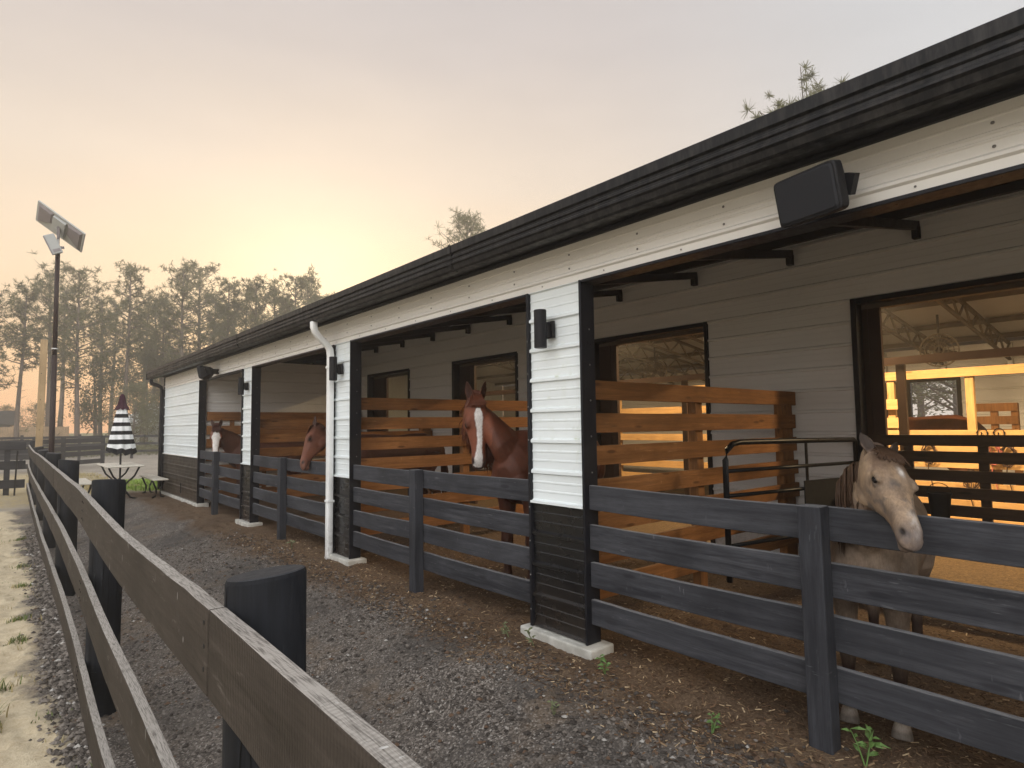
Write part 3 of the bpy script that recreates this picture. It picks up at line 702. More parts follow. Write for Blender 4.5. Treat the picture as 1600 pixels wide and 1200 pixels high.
# lumber stall front across the aisle
e = empty('lumber_stall_front', (10.7, 2.5, 0), 'bright new lumber stall front across the lit aisle', 'stall front')
for z, hgt in ((2.31, .13), (1.405, .085), (1.17, .085), (.94, .085), (.645, .075), (.40, .10), (.15, .055)):
    m = MB(); m.box((10.68, -2.2, z-hgt), (10.72, 3.80, z)); m.build('rail', m_yel_y, e, bevel=.003)
for y in (-1.6, .1, 1.3, 2.53, 3.55):
    m = MB(); m.box((10.722, y-.05, 0), (10.81, y+.05, 2.30)); m.build('post', m_yel_z, e, bevel=.003)
for z in (1.885, 1.60, 1.405):
    m = MB(); m.box((10.62, 3.31, z-.16), (10.66, 3.95, z)); m.build('short_board', m_yel_y, e, bevel=.003)
e = empty('lumber_stall_front', (10.7, 7, 0), 'golden lumber stall front seen past the second inner door', 'stall front')
for z, hgt in ((2.31, .13), (1.9, .14), (1.62, .14), (1.34, .14), (1.06, .14), (.78, .14), (.5, .14)):
    m = MB(); m.box((10.68, 4.3, z-hgt), (10.72, 12.5, z)); m.build('rail', m_yel_y, e, bevel=.003)
for y in (5.3, 7.2, 9.1, 11.0):
    m = MB(); m.box((10.722, y-.05, 0), (10.81, y+.05, 2.30)); m.build('post', m_yel_z, e, bevel=.003)
e = empty('door_rail_frame', (9.0, 2.3, 0), 'dark brown steel frame standing in the aisle behind the inner doorway', 'steel frame')
m = MB(); m.box((8.97, -2.0, 2.285), (9.05, 3.7, 2.385)); m.build('beam', m_brown, e)
m = MB(); m.box((8.98, 2.80, 0), (9.04, 2.90, 2.284)); m.build('upright', m_brown, e)
m = MB(); m.box((8.98, -1.3, 0), (9.04, -1.2, 2.284)); m.build('upright', m_brown, e)
e = empty('door_rail_frame', (9.0, 7.3, 0), 'dark brown steel frame in the aisle seen through the second inner door', 'steel frame')
m = MB(); m.box((8.97, 4.2, 2.285), (9.05, 13, 2.385)); m.build('beam', m_brown, e)
for y in (6.1, 9.9):
    m = MB(); m.box((8.98, y, 0), (9.04, y+.1, 2.284)); m.build('upright', m_brown, e)
e = empty('far_stall_partition', (13, 2.75, 0), 'short plain board partition high on the far inner wall', 'partition')
for z in (1.83, 1.61, 1.39, 1.17):
    m = MB(); m.box((12.98, 2.42, z-.14), (13.02, 3.03, z)); m.build('board', m_pine_z, e)
for y in (2.47, 2.75):
    m = MB(); m.box((13.022, y-.05, 0), (13.10, y+.05, 1.82)); m.build('post', m_pine_z, e)
# tack on the lumber
def tack(y, z, kind, label):
    e = empty(kind, (10.66, y, z), label, kind.replace('_', ' '))
    return e
for y, lab in ((2.40, 'iron horseshoe hook on the lumber rail, left one of the two'), (2.21, 'iron horseshoe hook on the lumber rail, right one of the two')):
    e = tack(y, 1.42, 'horseshoe_hook', lab)
    m = MB(); m.tube([(10.67, y+.06*math.cos(a), 1.36+.07*math.sin(a)) for a in np.linspace(-.6, math.pi+.6, 13)], [(.012, .006)]*13, 6); m.build('shoe', m_tube, e)
    m = MB(); m.tube([(10.67, y, 1.36), (10.63, y, 1.34), (10.62, y, 1.38)], .006, 6); m.build('hook', m_tube, e)
m_rope = plain('rope_dark', (.05, .03, .022), .9, .3, 40); m_red = plain('rope_red', (.35, .10, .08), .9, .2, 40)
for y, z0, mat, lab in ((3.05, 1.16, m_rope, 'dark looped halter on the lumber rails left of the bucket'), (2.28, 1.17, m_red, 'pale red halter hanging on the lumber rail'), (2.12, 1.15, m_rope, 'dark leather halter on the lumber rail at the right'), (2.55, .80, m_rope, 'dark coiled lead rope on the lumber rail in the middle')):
    e = tack(y, z0, 'halter', lab); m = MB()
    for k in range(4):
        pts = [(10.655-.01*k, y+(.06+.012*k)*math.cos(a)+random.uniform(-.02, .02), z0-.10+.14*math.sin(a)+random.uniform(-.02, .02)) for a in np.linspace(0, 6.1, 14)]
        m.tube(pts, .008, 6)
    m.build('rope_loops', mat, e)
    m = MB(); m.tube([(10.655, y, z0-.06), (10.65, y+.03, z0-.35), (10.66, y-.02, z0-.6)], .007, 6); m.build('lead', mat, e)
# fans
def fan(c, yaw, label):
    e = empty('barn_fan', c, label, 'fan', 'round cage fans under the barn ceiling')
    M = Matrix.Rotation(yaw, 3, 'Z') @ Matrix.Rotation(R(90), 3, 'Y'); c = Vector(c)
    m = MB()
    for rr in (.27, .20, .13, .07):
        for zz in (-.06, .06): m.tube([c + M @ Vector((rr*math.cos(a), rr*math.sin(a), zz*(1 if rr < .26 else .6))) for a in np.linspace(0, 2*math.pi, 25)], .005 if rr < .26 else .011, 6)
    for a in np.linspace(0, 2*math.pi, 25)[:-1]:
        for zz in (-.06, .06): m.tube([c + M @ Vector((.05*math.cos(a), .05*math.sin(a), zz)), c + M @ Vector((.27*math.cos(a), .27*math.sin(a), zz*.6))], .003, 4)
    m.build('cage', m_truss, e)
    m = MB()
    for k in range(4):
        a = k*math.pi/2 + .4; d = Vector((math.cos(a), math.sin(a), 0)); s_ = Vector((-math.sin(a), math.cos(a), 0))
        q = [d*.04 - s_*.03 + Vector((0,0,-.01)), d*.04 + s_*.03 + Vector((0,0,.01)), d*.24 + s_*.09 + Vector((0,0,.03)), d*.24 - s_*.06 + Vector((0,0,-.03))]
        q = q + [p + Vector((0,0,.004)) for p in q]
        m.add([c + M @ p for p in q], [(0,1,2,3),(7,6,5,4),(0,4,5,1),(1,5,6,2),(2,6,7,3),(3,7,4,0)])
    m.build('blades', m_rafter, e)
    m = MB(); m.ball(c + M @ Vector((0,0,.05)), (.06, .06, .06), 12); m.beam(c, (c.x, c.y, c.z+.6), .03, .03, up=(1,0,0)); m.build('motor', m_rafter, e)
fan((12.0, 3.21, 2.72), R(12), 'round cage fan under the ceiling beyond the right inner doorway')
fan((12.0, 9.0, 2.80), R(25), 'round cage fan under the ceiling beyond the second inner door')
# work lights that light the aisle
m_lamp = bpy.data.materials.new('lit_tube'); m_lamp.use_nodes = True; pb = m_lamp.node_tree.nodes['Principled BSDF']
pb.inputs['Emission Color'].default_value = (1, .72, .38, 1); pb.inputs['Emission Strength'].default_value = 6; pb.inputs['Base Color'].default_value = (.8, .7, .5, 1)
LY = (-.4, 3.6, 7.4, 11.2)
for i, y in enumerate(LY):
    e = empty('aisle_lamp', (8.87, y, 3.6), 'hanging strip lamp under the barn ridge above the aisle', 'lamp', 'strip lamps above the barn aisle')
    m = MB(); m.box((8.80, y-.6, 3.34), (8.94, y+.6, 3.38)); m.build('housing', m_galv, e)
    m = MB(); m.box((8.82, y-.58, 3.325), (8.92, y+.58, 3.339)); m.build('tube', m_lamp, e)
    m = MB(); m.tube([(8.87, y-.5, 3.38), (8.87, y-.5, 3.85)], .005, 6); m.tube([(8.87, y+.5, 3.38), (8.87, y+.5, 3.85)], .005, 6); m.build('cord', m_tube, e)
    ld = bpy.data.lights.new('aisle_light', 'AREA'); ld.shape = 'RECTANGLE'; ld.size = .1; ld.size_y = 1.1; ld.energy = (270, 270, 110, 55)[i]; ld.color = (1, .72, .40)
    lo = bpy.data.objects.new('aisle_light', ld); COL.objects.link(lo); lo.location = (8.87, y, 3.31); lo.parent = e; lo.matrix_parent_inverse = PW(e).inverted()

# ------------------------------------------------------------------ near rail fence
def fx(y): return .42 + .0095*y           # left face of the rails
PY = [-1.9, 1.78, 5.4, 9.3, 12.9, 16.5, 20.1, 23.6]
nf = empty('rail_fence', (.55, 5.4, -.4), 'weathered dark three rail fence with round posts running along the yard', 'fence')
TOPZ = [(-1.9, 1.10), (1.14, 1.075), (1.75, 1.085), (3.2, 1.045), (4.05, 1.06), (4.9, 1.08), (6.15, 1.10), (8.5, 1.10), (14, 1.11), (17.5, 1.085), (20, 1.09), (23.7, 1.17)]
MIDZ = [(-1.9, .50), (2.5, .455), (3.9, .48), (5.1, .52), (8.2, .57), (14, .52), (20, .49), (23.7, .60)]
BOTZ = [(-1.9, -.08), (4.2, -.12), (6.4, -.04), (7.8, -.03), (12.2, -.10), (18, -.10), (23.7, .02)]
def interp(tb, y): return float(np.interp(y, [a for a, _ in tb], [b for _, b in tb]))
for tb, hh in ((TOPZ, .225), (MIDZ, .21), (BOTZ, .21)):
    for si, (a, b) in enumerate(zip(PY, PY[1:])):
        m = MB(); n = 26; vs = []; fs = []; th = .042; j0 = random.uniform(-.006, .006)
        a2, b2 = a+.002, b-.002
        for q in range(n+1):
            y = a2+(b2-a2)*q/n; z = interp(tb, y)+.5*(interp(tb, y-.3)-2*interp(tb, y)+interp(tb, y+.3)) + j0*(.4-q/n) + .0025*mnoise.noise((y*5, hh*40, si)); x = fx(y) + .006*mnoise.noise((y*.9, 4+hh*30, si))
            e1, e2 = .002*mnoise.noise((y*22, 1, hh*9)), .003*mnoise.noise((y*17, 5, hh*9))
            vs += [(x+e2, y, z-hh), (x+th, y, z-hh), (x+th, y, z+e1), (x+e1, y, z)]
        for q in range(n):
            for c in range(4): fs.append((q*4+c, q*4+(c+1) % 4, q*4+4+(c+1) % 4, q*4+4+c))
        fs += [(3, 2, 1, 0), tuple(n*4+c for c in range(4))]
        m.add(vs, fs); r_ = m.build('rail', m_rail, nf, bevel=.004, segs=2)
        if a > 0 and a < 6:
            m = MB()
            for yy_ in (a+.045, b-.045):
                for zz in (.05, .11, .17): m.ball((fx(yy_)-.001, yy_+random.uniform(-.006, .006), interp(tb, yy_)-zz), (.004, .009, .008), 8)
            m.build('nail_heads', m_soffit, r_)
for i, y in enumerate(PY):
    m = MB(); x = fx(y)+.042+.108; gz = G(x, y)-.3; top = (1.12, 1.15, 1.19, 1.20, 1.19, 1.16, 1.16, 1.27)[i]; n = 28; rr = .106; pr = []
    vs = []; fs = []; zs = [gz, gz+.3, .2, .6, top-.012, top-.002, top]
    for kz, z in enumerate(zs):
        r1 = rr*(1.02 if kz < 2 else 1) - (.004 if kz == 5 else .010 if kz == 6 else 0)
        for k in range(n):
            a = 2*math.pi*k/n; r2 = r1*(1+.018*mnoise.noise((math.cos(a)*2, math.sin(a)*2, i*7+z*.3)))
            vs.append((x+r2*math.cos(a)+.004*(z-.4)*(-1)**i, y+r2*math.sin(a), z + (.012*math.cos(a+i) if kz >= 4 else 0)))
    for q in range(len(zs)-1):
        for k in range(n): fs.append((q*n+k, q*n+(k+1) % n, (q+1)*n+(k+1) % n, (q+1)*n+k))
    fs.append(tuple((len(zs)-1)*n+k for k in range(n)))
    m.add(vs, fs); o = m.build('post', m_post, nf)
    if y < 14:
        ck_ = MB()
        for q in range(9):
            a = random.uniform(2.2, 5.4); z0 = random.uniform(.0, .75)*top; L_ = random.uniform(.12, .5); w_ = random.uniform(.0015, .0035); vs2 = []
            for k in range(7):
                z = min(top-.02, z0+L_*k/6); aa = a+.03*math.sin(k*2.1+q); hw = w_*math.sin(math.pi*(k+.3)/6.6)/rr
                for sg in (-1, 1): vs2.append((x+(rr*1.012)*math.cos(aa+sg*hw)+.004*(z-.4)*(-1)**i, y+(rr*1.012)*math.sin(aa+sg*hw), z))
            ck_.add(vs2, [(2*k, 2*k+1, 2*k+3, 2*k+2) for k in range(6)])
        ck_.build('wood_checks', m_crack, o)
    for pidx, p_ in enumerate(o.data.polygons): p_.use_smooth = pidx < 4*n
# cross fence to the left
cf = empty('cross_fence', (-.5, 23.6, -.3), 'black board cross fence at the left edge of the sand', 'fence')
for z in (1.27, .70, .14):
    m = MB(); m.box((-5, 23.50, z-.25), (.60, 23.54, z)); m.build('rail', m_cross, cf, bevel=.004)
for x in (-2.2, .17):
    m = MB(); m.box((x-.07, 23.542, -.6), (x+.07, 23.68, 1.24)); m.build('post', m_cross, cf)
m = MB(); m.tube([(.36, 23.42, -.42), (.38, 23.42, .4), (.40, 23.43, 1.0)], .022, 8)
tag(m.build('gate_rod', m_tube), 'thin black rod leaning on the cross fence at far left', 'rod')
# middle yard fence running right
mf = empty('yard_fence', (2, 36, -.3), 'grey weathered board fence beyond the striped umbrella', 'fence')
A, B = Vector((-7, 30.4, 0)), Vector((4.25, 39.0, 0))
A = Vector((1.2, 35.2, 0)); B = Vector((4.2, 39.0, 0)); d_ = (B-A).normalized(); A0 = A - d_*9
A0 = Vector((-8, 34.6, 0))
for p, q in ((A0, A), (A, B)):
    for z in (1.18, .80, .52, .10):
        m = MB(); m.beam(p+Vector((0, 0, z-.1)), q+Vector((0, 0, z-.1)), .05, .22); m.build('rail', m_cross, mf)
for t in (0, .38, 1.0):
    p = A.lerp(B, t); m = MB(); m.box((p.x-.09, p.y+.04, -.8), (p.x+.09, p.y+.2, 1.3)); m.build('post', m_cross, mf)
# far fence and board fence
ff = empty('pasture_fence', (5, 47, -.3), 'dark rail fence along the foot of the pine trees', 'fence')
for z in (1.25, .75, .25):
    m = MB(); m.box((-30, 48.0, z-.15), (40, 48.05, z)); m.build('rail', m_cross, ff)
for k in range(24):
    x = -28 + k*2.9; m = MB(); m.box((x-.08, 48.06, -.6), (x+.08, 48.2, 1.35)); m.build('post', m_cross, ff)
bf = empty('board_fence', (-4, 62, -.3), 'pale tan privacy fence in the distance at the left', 'fence')
m = MB(); x = -26
while x < 4.2:
    m.box((x, 62, -.4), (x+.14, 62.03, 1.95+random.uniform(-.02, .02))); x += .15
m.build('boards', m_tan, bf)
m = MB(); m.box((-26, 62.04, .3), (4.2, 62.1, .4)); m.box((-26, 62.04, 1.4), (4.2, 62.1, 1.5)); m.build('stringers', m_tan, bf)
sh = empty('garden_shed', (-3, 70, -.3), 'dark roofed low shed behind the tan board fence', 'shed')
m = MB(); m.box((-9, 70, -.4), (.6, 74, 2.3)); m.build('wall', plain('shed_wall', (.10, .10, .10), .8), sh)
m = MB(); m.extrude([(69.5, 2.25), (72, 3.5), (74.5, 2.25), (74.5, 2.15), (72, 3.38), (69.5, 2.15)], 'x', -9.4, 1.0); m.build('roof', plain('shed_roof', (.055, .052, .05), .8), sh)
tn = empty('white_tent', (12, 75, -.3), 'white peaked canopy tent beyond the trees by the umbrella', 'tent')
m = MB(); c = (12.5, 76); m.add([(9.6, 73, 2.4), (15.4, 73, 2.4), (15.4, 79, 2.4), (9.6, 79, 2.4), (12.5, 76, 4.6), (9.6, 73, 2.0), (15.4, 73, 2.0), (15.4, 79, 2.0), (9.6, 79, 2.0)], [(0,1,4),(1,2,4),(2,3,4),(3,0,4),(0,5,6,1),(1,6,7,2),(2,7,8,3),(3,8,5,0)]); m.build('roof', m_umbw, tn)
m = MB(); m.box((9.7, 78.8, -.4), (15.3, 78.85, 2.0)); m.build('side_wall', m_umbw, tn)
for x, y in ((9.65, 73.05), (15.35, 73.05), (9.65, 78.95), (15.35, 78.95)):
    m = MB(); m.tube([(x, y, -.5), (x, y, 2.4)], .04, 8); m.build('leg', m_galv, tn)
# wooden post and light pole
e = empty('wooden_post', (.72, 20.6, -.35), 'tall pale new timber post standing behind the rail fence', 'post')
m = MB(); m.box((.69, 20.5, -.6), (.845, 20.655, 4.02), rot=Matrix.Rotation(R(.6), 3, 'Y'), piv=(.78, 20.6, -.3)); m.build('shaft', m_newpost, e, bevel=.008)
m = MB()
for z in (1.6, 2.4, 3.1): m.lathe((.775, 20.495, z), [(.012, 0), (.012, .004)], 10, M=Matrix.Rotation(R(90), 3, 'X'))
m.build('bolt_heads', m_rafter, e)

lp = empty('solar_light', (.86, 16.2, -.3), 'tall pole light with a tilted grey solar panel head', 'pole light')
P0, P1 = Vector((.84, 16.2, -.4)), Vector((.80, 16.0, 5.35))
m = MB(); m.tube([P0, P0.lerp(P1, .62)], .052, 12); m.tube([P0.lerp(P1, .61), P1], .043, 12); m.build('pole', m_pole, lp, smooth=True)
m = MB(); m.tube([P1, P1+Vector((0, 0, .35))], .025, 10); m.build('pole_tip', m_galv, lp)
for z in (1.1, 3.3):
    q = P0.lerp(P1, (z+.4)/5.75); m = MB(); m.tube([q-Vector((0,0,.012)), q+Vector((0,0,.012))], .06, 12); m.build('clamp', m_galv if z > 3 else plain('red_clamp', (.12, .02, .02), .5), lp)
# panel: built from the view of its underside; u along the long slope, v the short one
pc = Vector((.83, 16.0, 5.92))
u = Vector((.74, -.30, -.60)).normalized(); nrm = Vector((-.25, .45, .86)); nrm = (nrm - u*nrm.dot(u)).normalized(); v = nrm.cross(u)
Mp = Matrix((u, v, nrm)).transposed()
m = MB(); m.box((-.54, -.30, -.018), (.54, .30, .018)); m.v = [tuple(pc + Mp @ Vector(q)) for q in m.v]; pan = m.build('panel', m_grey, lp, bevel=.01, segs=2)
for sx in (-1, 1):
    m = MB(); m.add([(sx*.16, -.26, -.019), (sx*.50, -.27, -.019), (sx*.50, .27, -.019), (sx*.16, .05, -.019), (sx*.20, -.22, -.055), (sx*.46, -.23, -.055), (sx*.46, .22, -.055), (sx*.2, .03, -.055)],
        [(0,1,5,4),(1,2,6,5),(2,3,7,6),(3,0,4,7),(4,5,6,7)]); m.v = [tuple(pc + Mp @ Vector(q)) for q in m.v]; m.build('back_recess', m_greydark, pan)
m = MB(); m.box((-.14, -.24, -.075), (.14, .22, -.019)); m.box((-.06, .02, -.085), (.08, .07, -.076)); m.v = [tuple(pc + Mp @ Vector(q)) for q in m.v]; m.build('battery_box', m_grey, pan, bevel=.012, segs=2)
m = MB(); m.beam(P1+Vector((0, 0, .3)), pc + Mp @ Vector((0, -.05, -.06)), .05, .07); m.build('arm', m_greydark, lp)
lc = Vector((.71, 15.92, 5.50)); Ml = Matrix.Rotation(R(-24), 3, 'Y') @ Matrix.Rotation(R(12), 3, 'X') @ Matrix.Rotation(R(8), 3, 'Z')
Ml = Matrix.Rotation(R(-25), 3, 'Y')
m = MB(); m.box((-.10, -.05, -.21), (.10, .05, .21)); m.v = [tuple(lc + Ml @ Vector(q)) for q in m.v]; lhd = m.build('lamp_head', m_grey, lp, bevel=.02, segs=2)
m = MB(); m.box((-.06, -.058, -.17), (.07, -.0505, -.11)); m.box((-.11, -.062, -.22), (-.09, -.03, .19)); m.v = [tuple(lc + Ml @ Vector(q)) for q in m.v]; m.build('sensor', m_greydark, lhd)
m = MB(); m.beam(lc + Vector((.05, 0, -.1)), P1 + Vector((0, 0, -.0)), .04, .05); m.beam(lc+Vector((.08, 0, -.05)), P1+Vector((.10, -.03, .12)), .03, .05); m.build('lamp_bracket', m_greydark, lp)

# ------------------------------------------------------------------ picnic set and umbrella
gz = G(2.28, 17.6)
tb = empty('picnic_table', (2.28, 17.8, gz), 'cream topped table on black bent tube legs under the umbrella', 'table')
m = MB(); m.box((1.90, 16.85, .69), (2.66, 18.80, .725)); m.build('table_top', m_tabletop, tb, bevel=.01)
def table_leg(y, x0, x1, parent, zt, g):
    xm = (x0+x1)/2; m = MB()
    for s in (-1, 1):
        w_ = (x1-x0)/2; hgt = zt-g
        m.tube([(xm+s*w_*.9, y, zt), (xm+s*w_*.62, y, g+hgt*.72), (xm+s*.045, y, g+hgt*.50), (xm+s*.04, y, g+hgt*.28), (xm+s*w_*.4, y, g+hgt*.08), (xm+s*w_*.95, y, g)], .021, 8)
    m.build('leg', m_tube, parent, smooth=True)
for y in (17.15, 18.5): table_leg(y, 1.93, 2.63, tb, .689, gz)
bg = 'cream benches beside the picnic table'
for x0, x1, lab in ((2.80, 3.12, 'cream topped bench between the picnic table and the barn wall'), (1.30, 1.66, 'cream topped bench on the fence side of the picnic table')):
    g0 = G((x0+x1)/2, 17.6); b_ = empty('bench', ((x0+x1)/2, 17.6, g0), lab, 'bench', bg)
    m = MB(); m.box((x0, 16.6, .355), (x1, 18.55, .39)); m.build('seat', m_tabletop, b_, bevel=.01)
    for y in (16.9, 18.25): table_leg(y, x0+.02, x1-.02, b_, .354, g0)
um = empty('patio_umbrella', (2.30, 17.72, gz), 'folded black and white striped umbrella with a plum cap', 'umbrella')
ux, uy = 2.27, 17.70
m = MB(); m.tube([(ux, uy, gz), (ux, uy, 2.42)], .022, 12); m.build('pole', m_tube, um)
zs = [1.00, 1.06, 1.10, 1.245, 1.255, 1.34, 1.35, 1.50, 1.51, 1.60, 1.61, 1.73, 1.74, 1.83, 1.84, 1.95, 1.96, 2.03, 2.04, 2.12]
m = MB(); n = 64; prof = []
for z in np.linspace(1.02, 2.13, 60):
    t = (2.13-z)/1.11; prof.append((z, .085 + .195*t**.9))
for z, r in prof:
    for k in range(n):
        a = 2*math.pi*k/n; f = 1 + (.05+.13*(2.13-z)/1.11)*math.cos(8*a+.6) + .05*math.sin(3*a+z*2)
        zz = z + (.055*math.cos(8*a+.6) + .09*math.cos(a-2.2))*max(0, (1.25-z)/.25)*.6
        m.v.append((ux+r*f*math.cos(a), uy+r*f*math.sin(a), zz))
bands = [(0, 1.13, 1)] + [(1.13+.105*k, 1.13+.105*(k+1), k % 2) for k in range(9)] + [(2.075, 3, 0)]
for i in range(len(prof)-1):
    zc = (prof[i][0]+prof[i+1][0])/2; mi = next(b for a0, b0, b in bands if a0 <= zc < b0)
    for k in range(n): m.f.append((i*n+k, i*n+(k+1) % n, (i+1)*n+(k+1) % n, (i+1)*n+k)); m.m.append(mi)
cano = m.build('canopy', [m_umbw, m_umbb], um, smooth=True)
m = MB(); vs = []; n = 48
for z, r in ((2.07, .145), (2.10, .135), (2.16, .10), (2.25, .075), (2.36, .06), (2.43, .042), (2.45, .02)):
    for k in range(n):
        a = 2*math.pi*k/n; f = 1+.16*math.cos(8*a+.6)*min(1, r/.12); m.v.append((ux+r*f*math.cos(a), uy+r*f*math.sin(a), z-.02*math.cos(8*a)*(1 if r > .12 else 0)))
for i in range(6):
    for k in range(n): m.f.append((i*n+k, i*n+(k+1) % n, (i+1)*n+(k+1) % n, (i+1)*n+k)); m.m.append(0)
m.build('vent_cap', m_umbp, cano, smooth=True)
m = MB()
for k in range(8):
    a = 2*math.pi*k/8; m.tube([(ux+.02*math.cos(a), uy+.02*math.sin(a), 1.9), (ux+.19*math.cos(a), uy+.19*math.sin(a), 1.03)], .008, 6)
m.build('ribs', m_tube, um)

# ------------------------------------------------------------------ trees
def foliage_mat(name, c0, c1):
    t = NT(name); oi = t.n('ShaderNodeObjectInfo').outputs['Random']
    c = t.mix(t.noise(.6, detail=3), c0, c1); c = t.mix(t.mr(oi, 0, 1, 0, .3), c, tuple(x*.7 for x in c0))
    t.b.inputs['Subsurface Weight'].default_value = 0
    tr = t.n('ShaderNodeBsdfTranslucent'); t.l(c, tr.inputs[0]); mx = t.n('ShaderNodeMixShader'); mx.inputs[0].default_value = .5
    t.done(c, .6); t.l(t.b.outputs[0], mx.inputs[1]); t.l(tr.outputs[0], mx.inputs[2]); t.l(mx.outputs[0], t.out.inputs[0])
    return t.mat
m_needle = foliage_mat('pine_needles', (.125, .128, .052), (.19, .182, .085))
m_leaf = foliage_mat('olive_leaves', (.125, .128, .06), (.185, .178, .09))
m_bark = plain('pine_bark', (.135, .105, .085), .9, .35, 3, .5)
def tuft(mb, c, r, n, w, up=.25):
    for _ in range(n):
        d = Vector((random.gauss(0, 1), random.gauss(0, 1), random.gauss(up, .8))).normalized(); s = d.cross(Vector((random.random()-.5, random.random()-.5, random.random()))).normalized()*w
        l = r*random.uniform(.6, 1.15); b = c + d*r*.08
        mb.add([b-s*.5, b+s*.5, b+d*l+s*.25, b+d*l-s*.25], [(0, 1, 2, 3)])
def pine(name, h, seed, crown0=.45, wid=.20, nb=34, tn=13, bw=.055, lean=.02):
    random.seed(seed); e = bpy.data.objects.new(name, None); COL.objects.link(e)
    tk = MB(); cr = MB(); r0 = h*.0125
    la = random.uniform(0, 6.28); cv = [Vector((math.cos(la)*lean*h*t*t + .08*math.sin(t*7+seed), math.sin(la)*lean*h*t*t, h*t)) for t in np.linspace(0, 1, 12)]
    tk.tube(cv, [r0*(1.15-1.0*t) + .015 for t in np.linspace(0, 1, 12)], 8, (1, 0, 0))
    def at(t): f = t*11; i = min(10, int(f)); return cv[i].lerp(cv[i+1], f-i)
    for i in range(nb):
        t = crown0 + (1-crown0)*((i+.5)/nb)**.9; b = at(min(t, .995)); a = random.uniform(0, 6.28)
        u_ = (t-crown0)/(1-crown0); L = h*wid*(1.0-.72*u_)*(.45+.55*min(1, u_*3))*random.uniform(.55, 1.15)
        rise = random.uniform(.05, .55) + .5*u_
        tip = b + Vector((math.cos(a)*L, math.sin(a)*L, L*rise)); mid = b.lerp(tip, .55) + Vector((0, 0, -L*.06))
        tk.tube([b, mid, tip], [r0*.34*(1-.6*u_), r0*.2*(1-.5*u_), .012], 5, (1, 0, 0))
        for q in range(4 + int(9*L/(h*wid))):
            s = random.uniform(.25, 1.1); p = (b.lerp(mid, s/.55) if s < .55 else mid.lerp(tip, (s-.55)/.45))
            p = p + Vector((random.gauss(0, 1), random.gauss(0, 1), random.gauss(.25, .6)))*L*.17
            tuft(cr, p, h*.021*random.uniform(.7, 1.35), tn, bw)
    for i in range(5):
        tuft(cr, at(1)+Vector((random.gauss(0, .3), random.gauss(0, .3), random.uniform(-.5, .25))), h*.022, tn, bw)
    for i in range(6):     # dead stubs below the crown
        t = random.uniform(crown0*.5, crown0); b = at(t); a = random.uniform(0, 6.28); L = h*random.uniform(.02, .09)
        tk.tube([b, b+Vector((math.cos(a)*L, math.sin(a)*L, L*.3))], [.03, .008], 4, (1, 0, 0))
    tk.build('trunk', m_bark, e, smooth=True); cr.build('crown', m_needle, e)
    return e
def broad(name, h, seed):
    random.seed(seed); e = bpy.data.objects.new(name, None); COL.objects.link(e)
    tk = MB(); cr = MB(); top = Vector((random.gauss(0, .3), random.gauss(0, .3), h*.75))
    tk.tube([(0, 0, -.2), (0, 0, h*.3), top.lerp(Vector((0, 0, h*.3)), .5), top], [h*.016, h*.012, h*.008, .03], 8, (1, 0, 0))
    for i in range(30):
        t = random.uniform(.22, .98); b = Vector((0, 0, h*t*.78)); a = random.uniform(0, 6.28); L = h*.30*math.sin(math.pi*min(1, .15+.8*t))*random.uniform(.45, 1.1)
        tip = b + Vector((math.cos(a)*L, math.sin(a)*L, L*random.uniform(.25, .8))); tk.tube([b, b.lerp(tip, .5)+Vector((0, 0, -.1)), tip], [.07, .04, .012], 5, (1, 0, 0))
        for q in range(11):
            p = b.lerp(tip, random.uniform(.3, 1.1)) + Vector((random.gauss(0, 1), random.gauss(0, 1), random.gauss(0, .8)))*L*.24
            for _ in range(16):
                c = p + Vector((random.gauss(0, 1), random.gauss(0, 1), random.gauss(0, 1)))*h*.026
                d = Vector((random.gauss(0, 1), random.gauss(0, 1), random.gauss(0, 1))).normalized(); s = d.orthogonal().normalized()*.10
                cr.add([c-s*.5, c+d*.12, c+s*.5, c-d*.12], [(0, 1, 2, 3)])
    tk.build('trunk', m_bark, e, smooth=True); cr.build('crown', m_leaf, e)
    return e
protoP = [pine('pine_tree', 18, 21+i, (.42, .50, .36, .55, .46)[i], (.25, .21, .25, .19, .28)[i], (56, 48, 60, 44, 58)[i], 15, .055) for i in range(5)]
protoB = [broad('leafy_tree', 12, 71+i) for i in range(3)]
used = set()
def place_tree(proto, az, dist, h, base_h, label, group):
    x, y = dist*math.sin(R(az)), dist*math.cos(R(az))
    o = proto if proto.name not in used else copy_tree(proto)
    used.add(proto.name)
    o.location = (x, y, G(x, y)-.1); s = h/base_h; o.scale = (s*random.uniform(.9, 1.1), s*random.uniform(.9, 1.1), s); o.rotation_euler = (0, 0, random.uniform(0, 6.28))
    tag(o, label, 'tree', group)
random.seed(3)
# azimuth, distance, height : the visible line of pines
gP = 'tall pine trees beyond the yard'
row = [(-.6, 57, 12.0, 0), (.9, 62, 13.4, 1), (2.7, 66, 15.8, 0), (4.4, 60, 14.8, 2), (5.9, 70, 14.4, 3), (7.5, 63, 16.1, 1), (8.7, 72, 14.6, 4), (10.0, 66, 14.2, 0), (11.4, 62, 16.3, 4), (12.5, 70, 18.4, 2), (13.6, 74, 16.2, 3), (14.6, 64, 15.8, 1), (16.1, 66, 15.6, 3), (17.2, 61, 15.6, 1), (18.6, 68, 16.6, 0), (20.0, 62, 16.2, 4), (21.4, 66, 17.0, 2), (22.6, 72, 16.6, 4), (24.2, 66, 15.4, 3), (-2.5, 60, 13, 2), (-4.5, 64, 14, 4), (26, 70, 15, 1), (3.4, 78, 16.5, 3), (6.6, 80, 16.0, 1), (9.4, 82, 17.0, 2), (15.3, 80, 17.0, 0), (19.3, 84, 18.2, 1), (28.5, 72, 15, 2)]
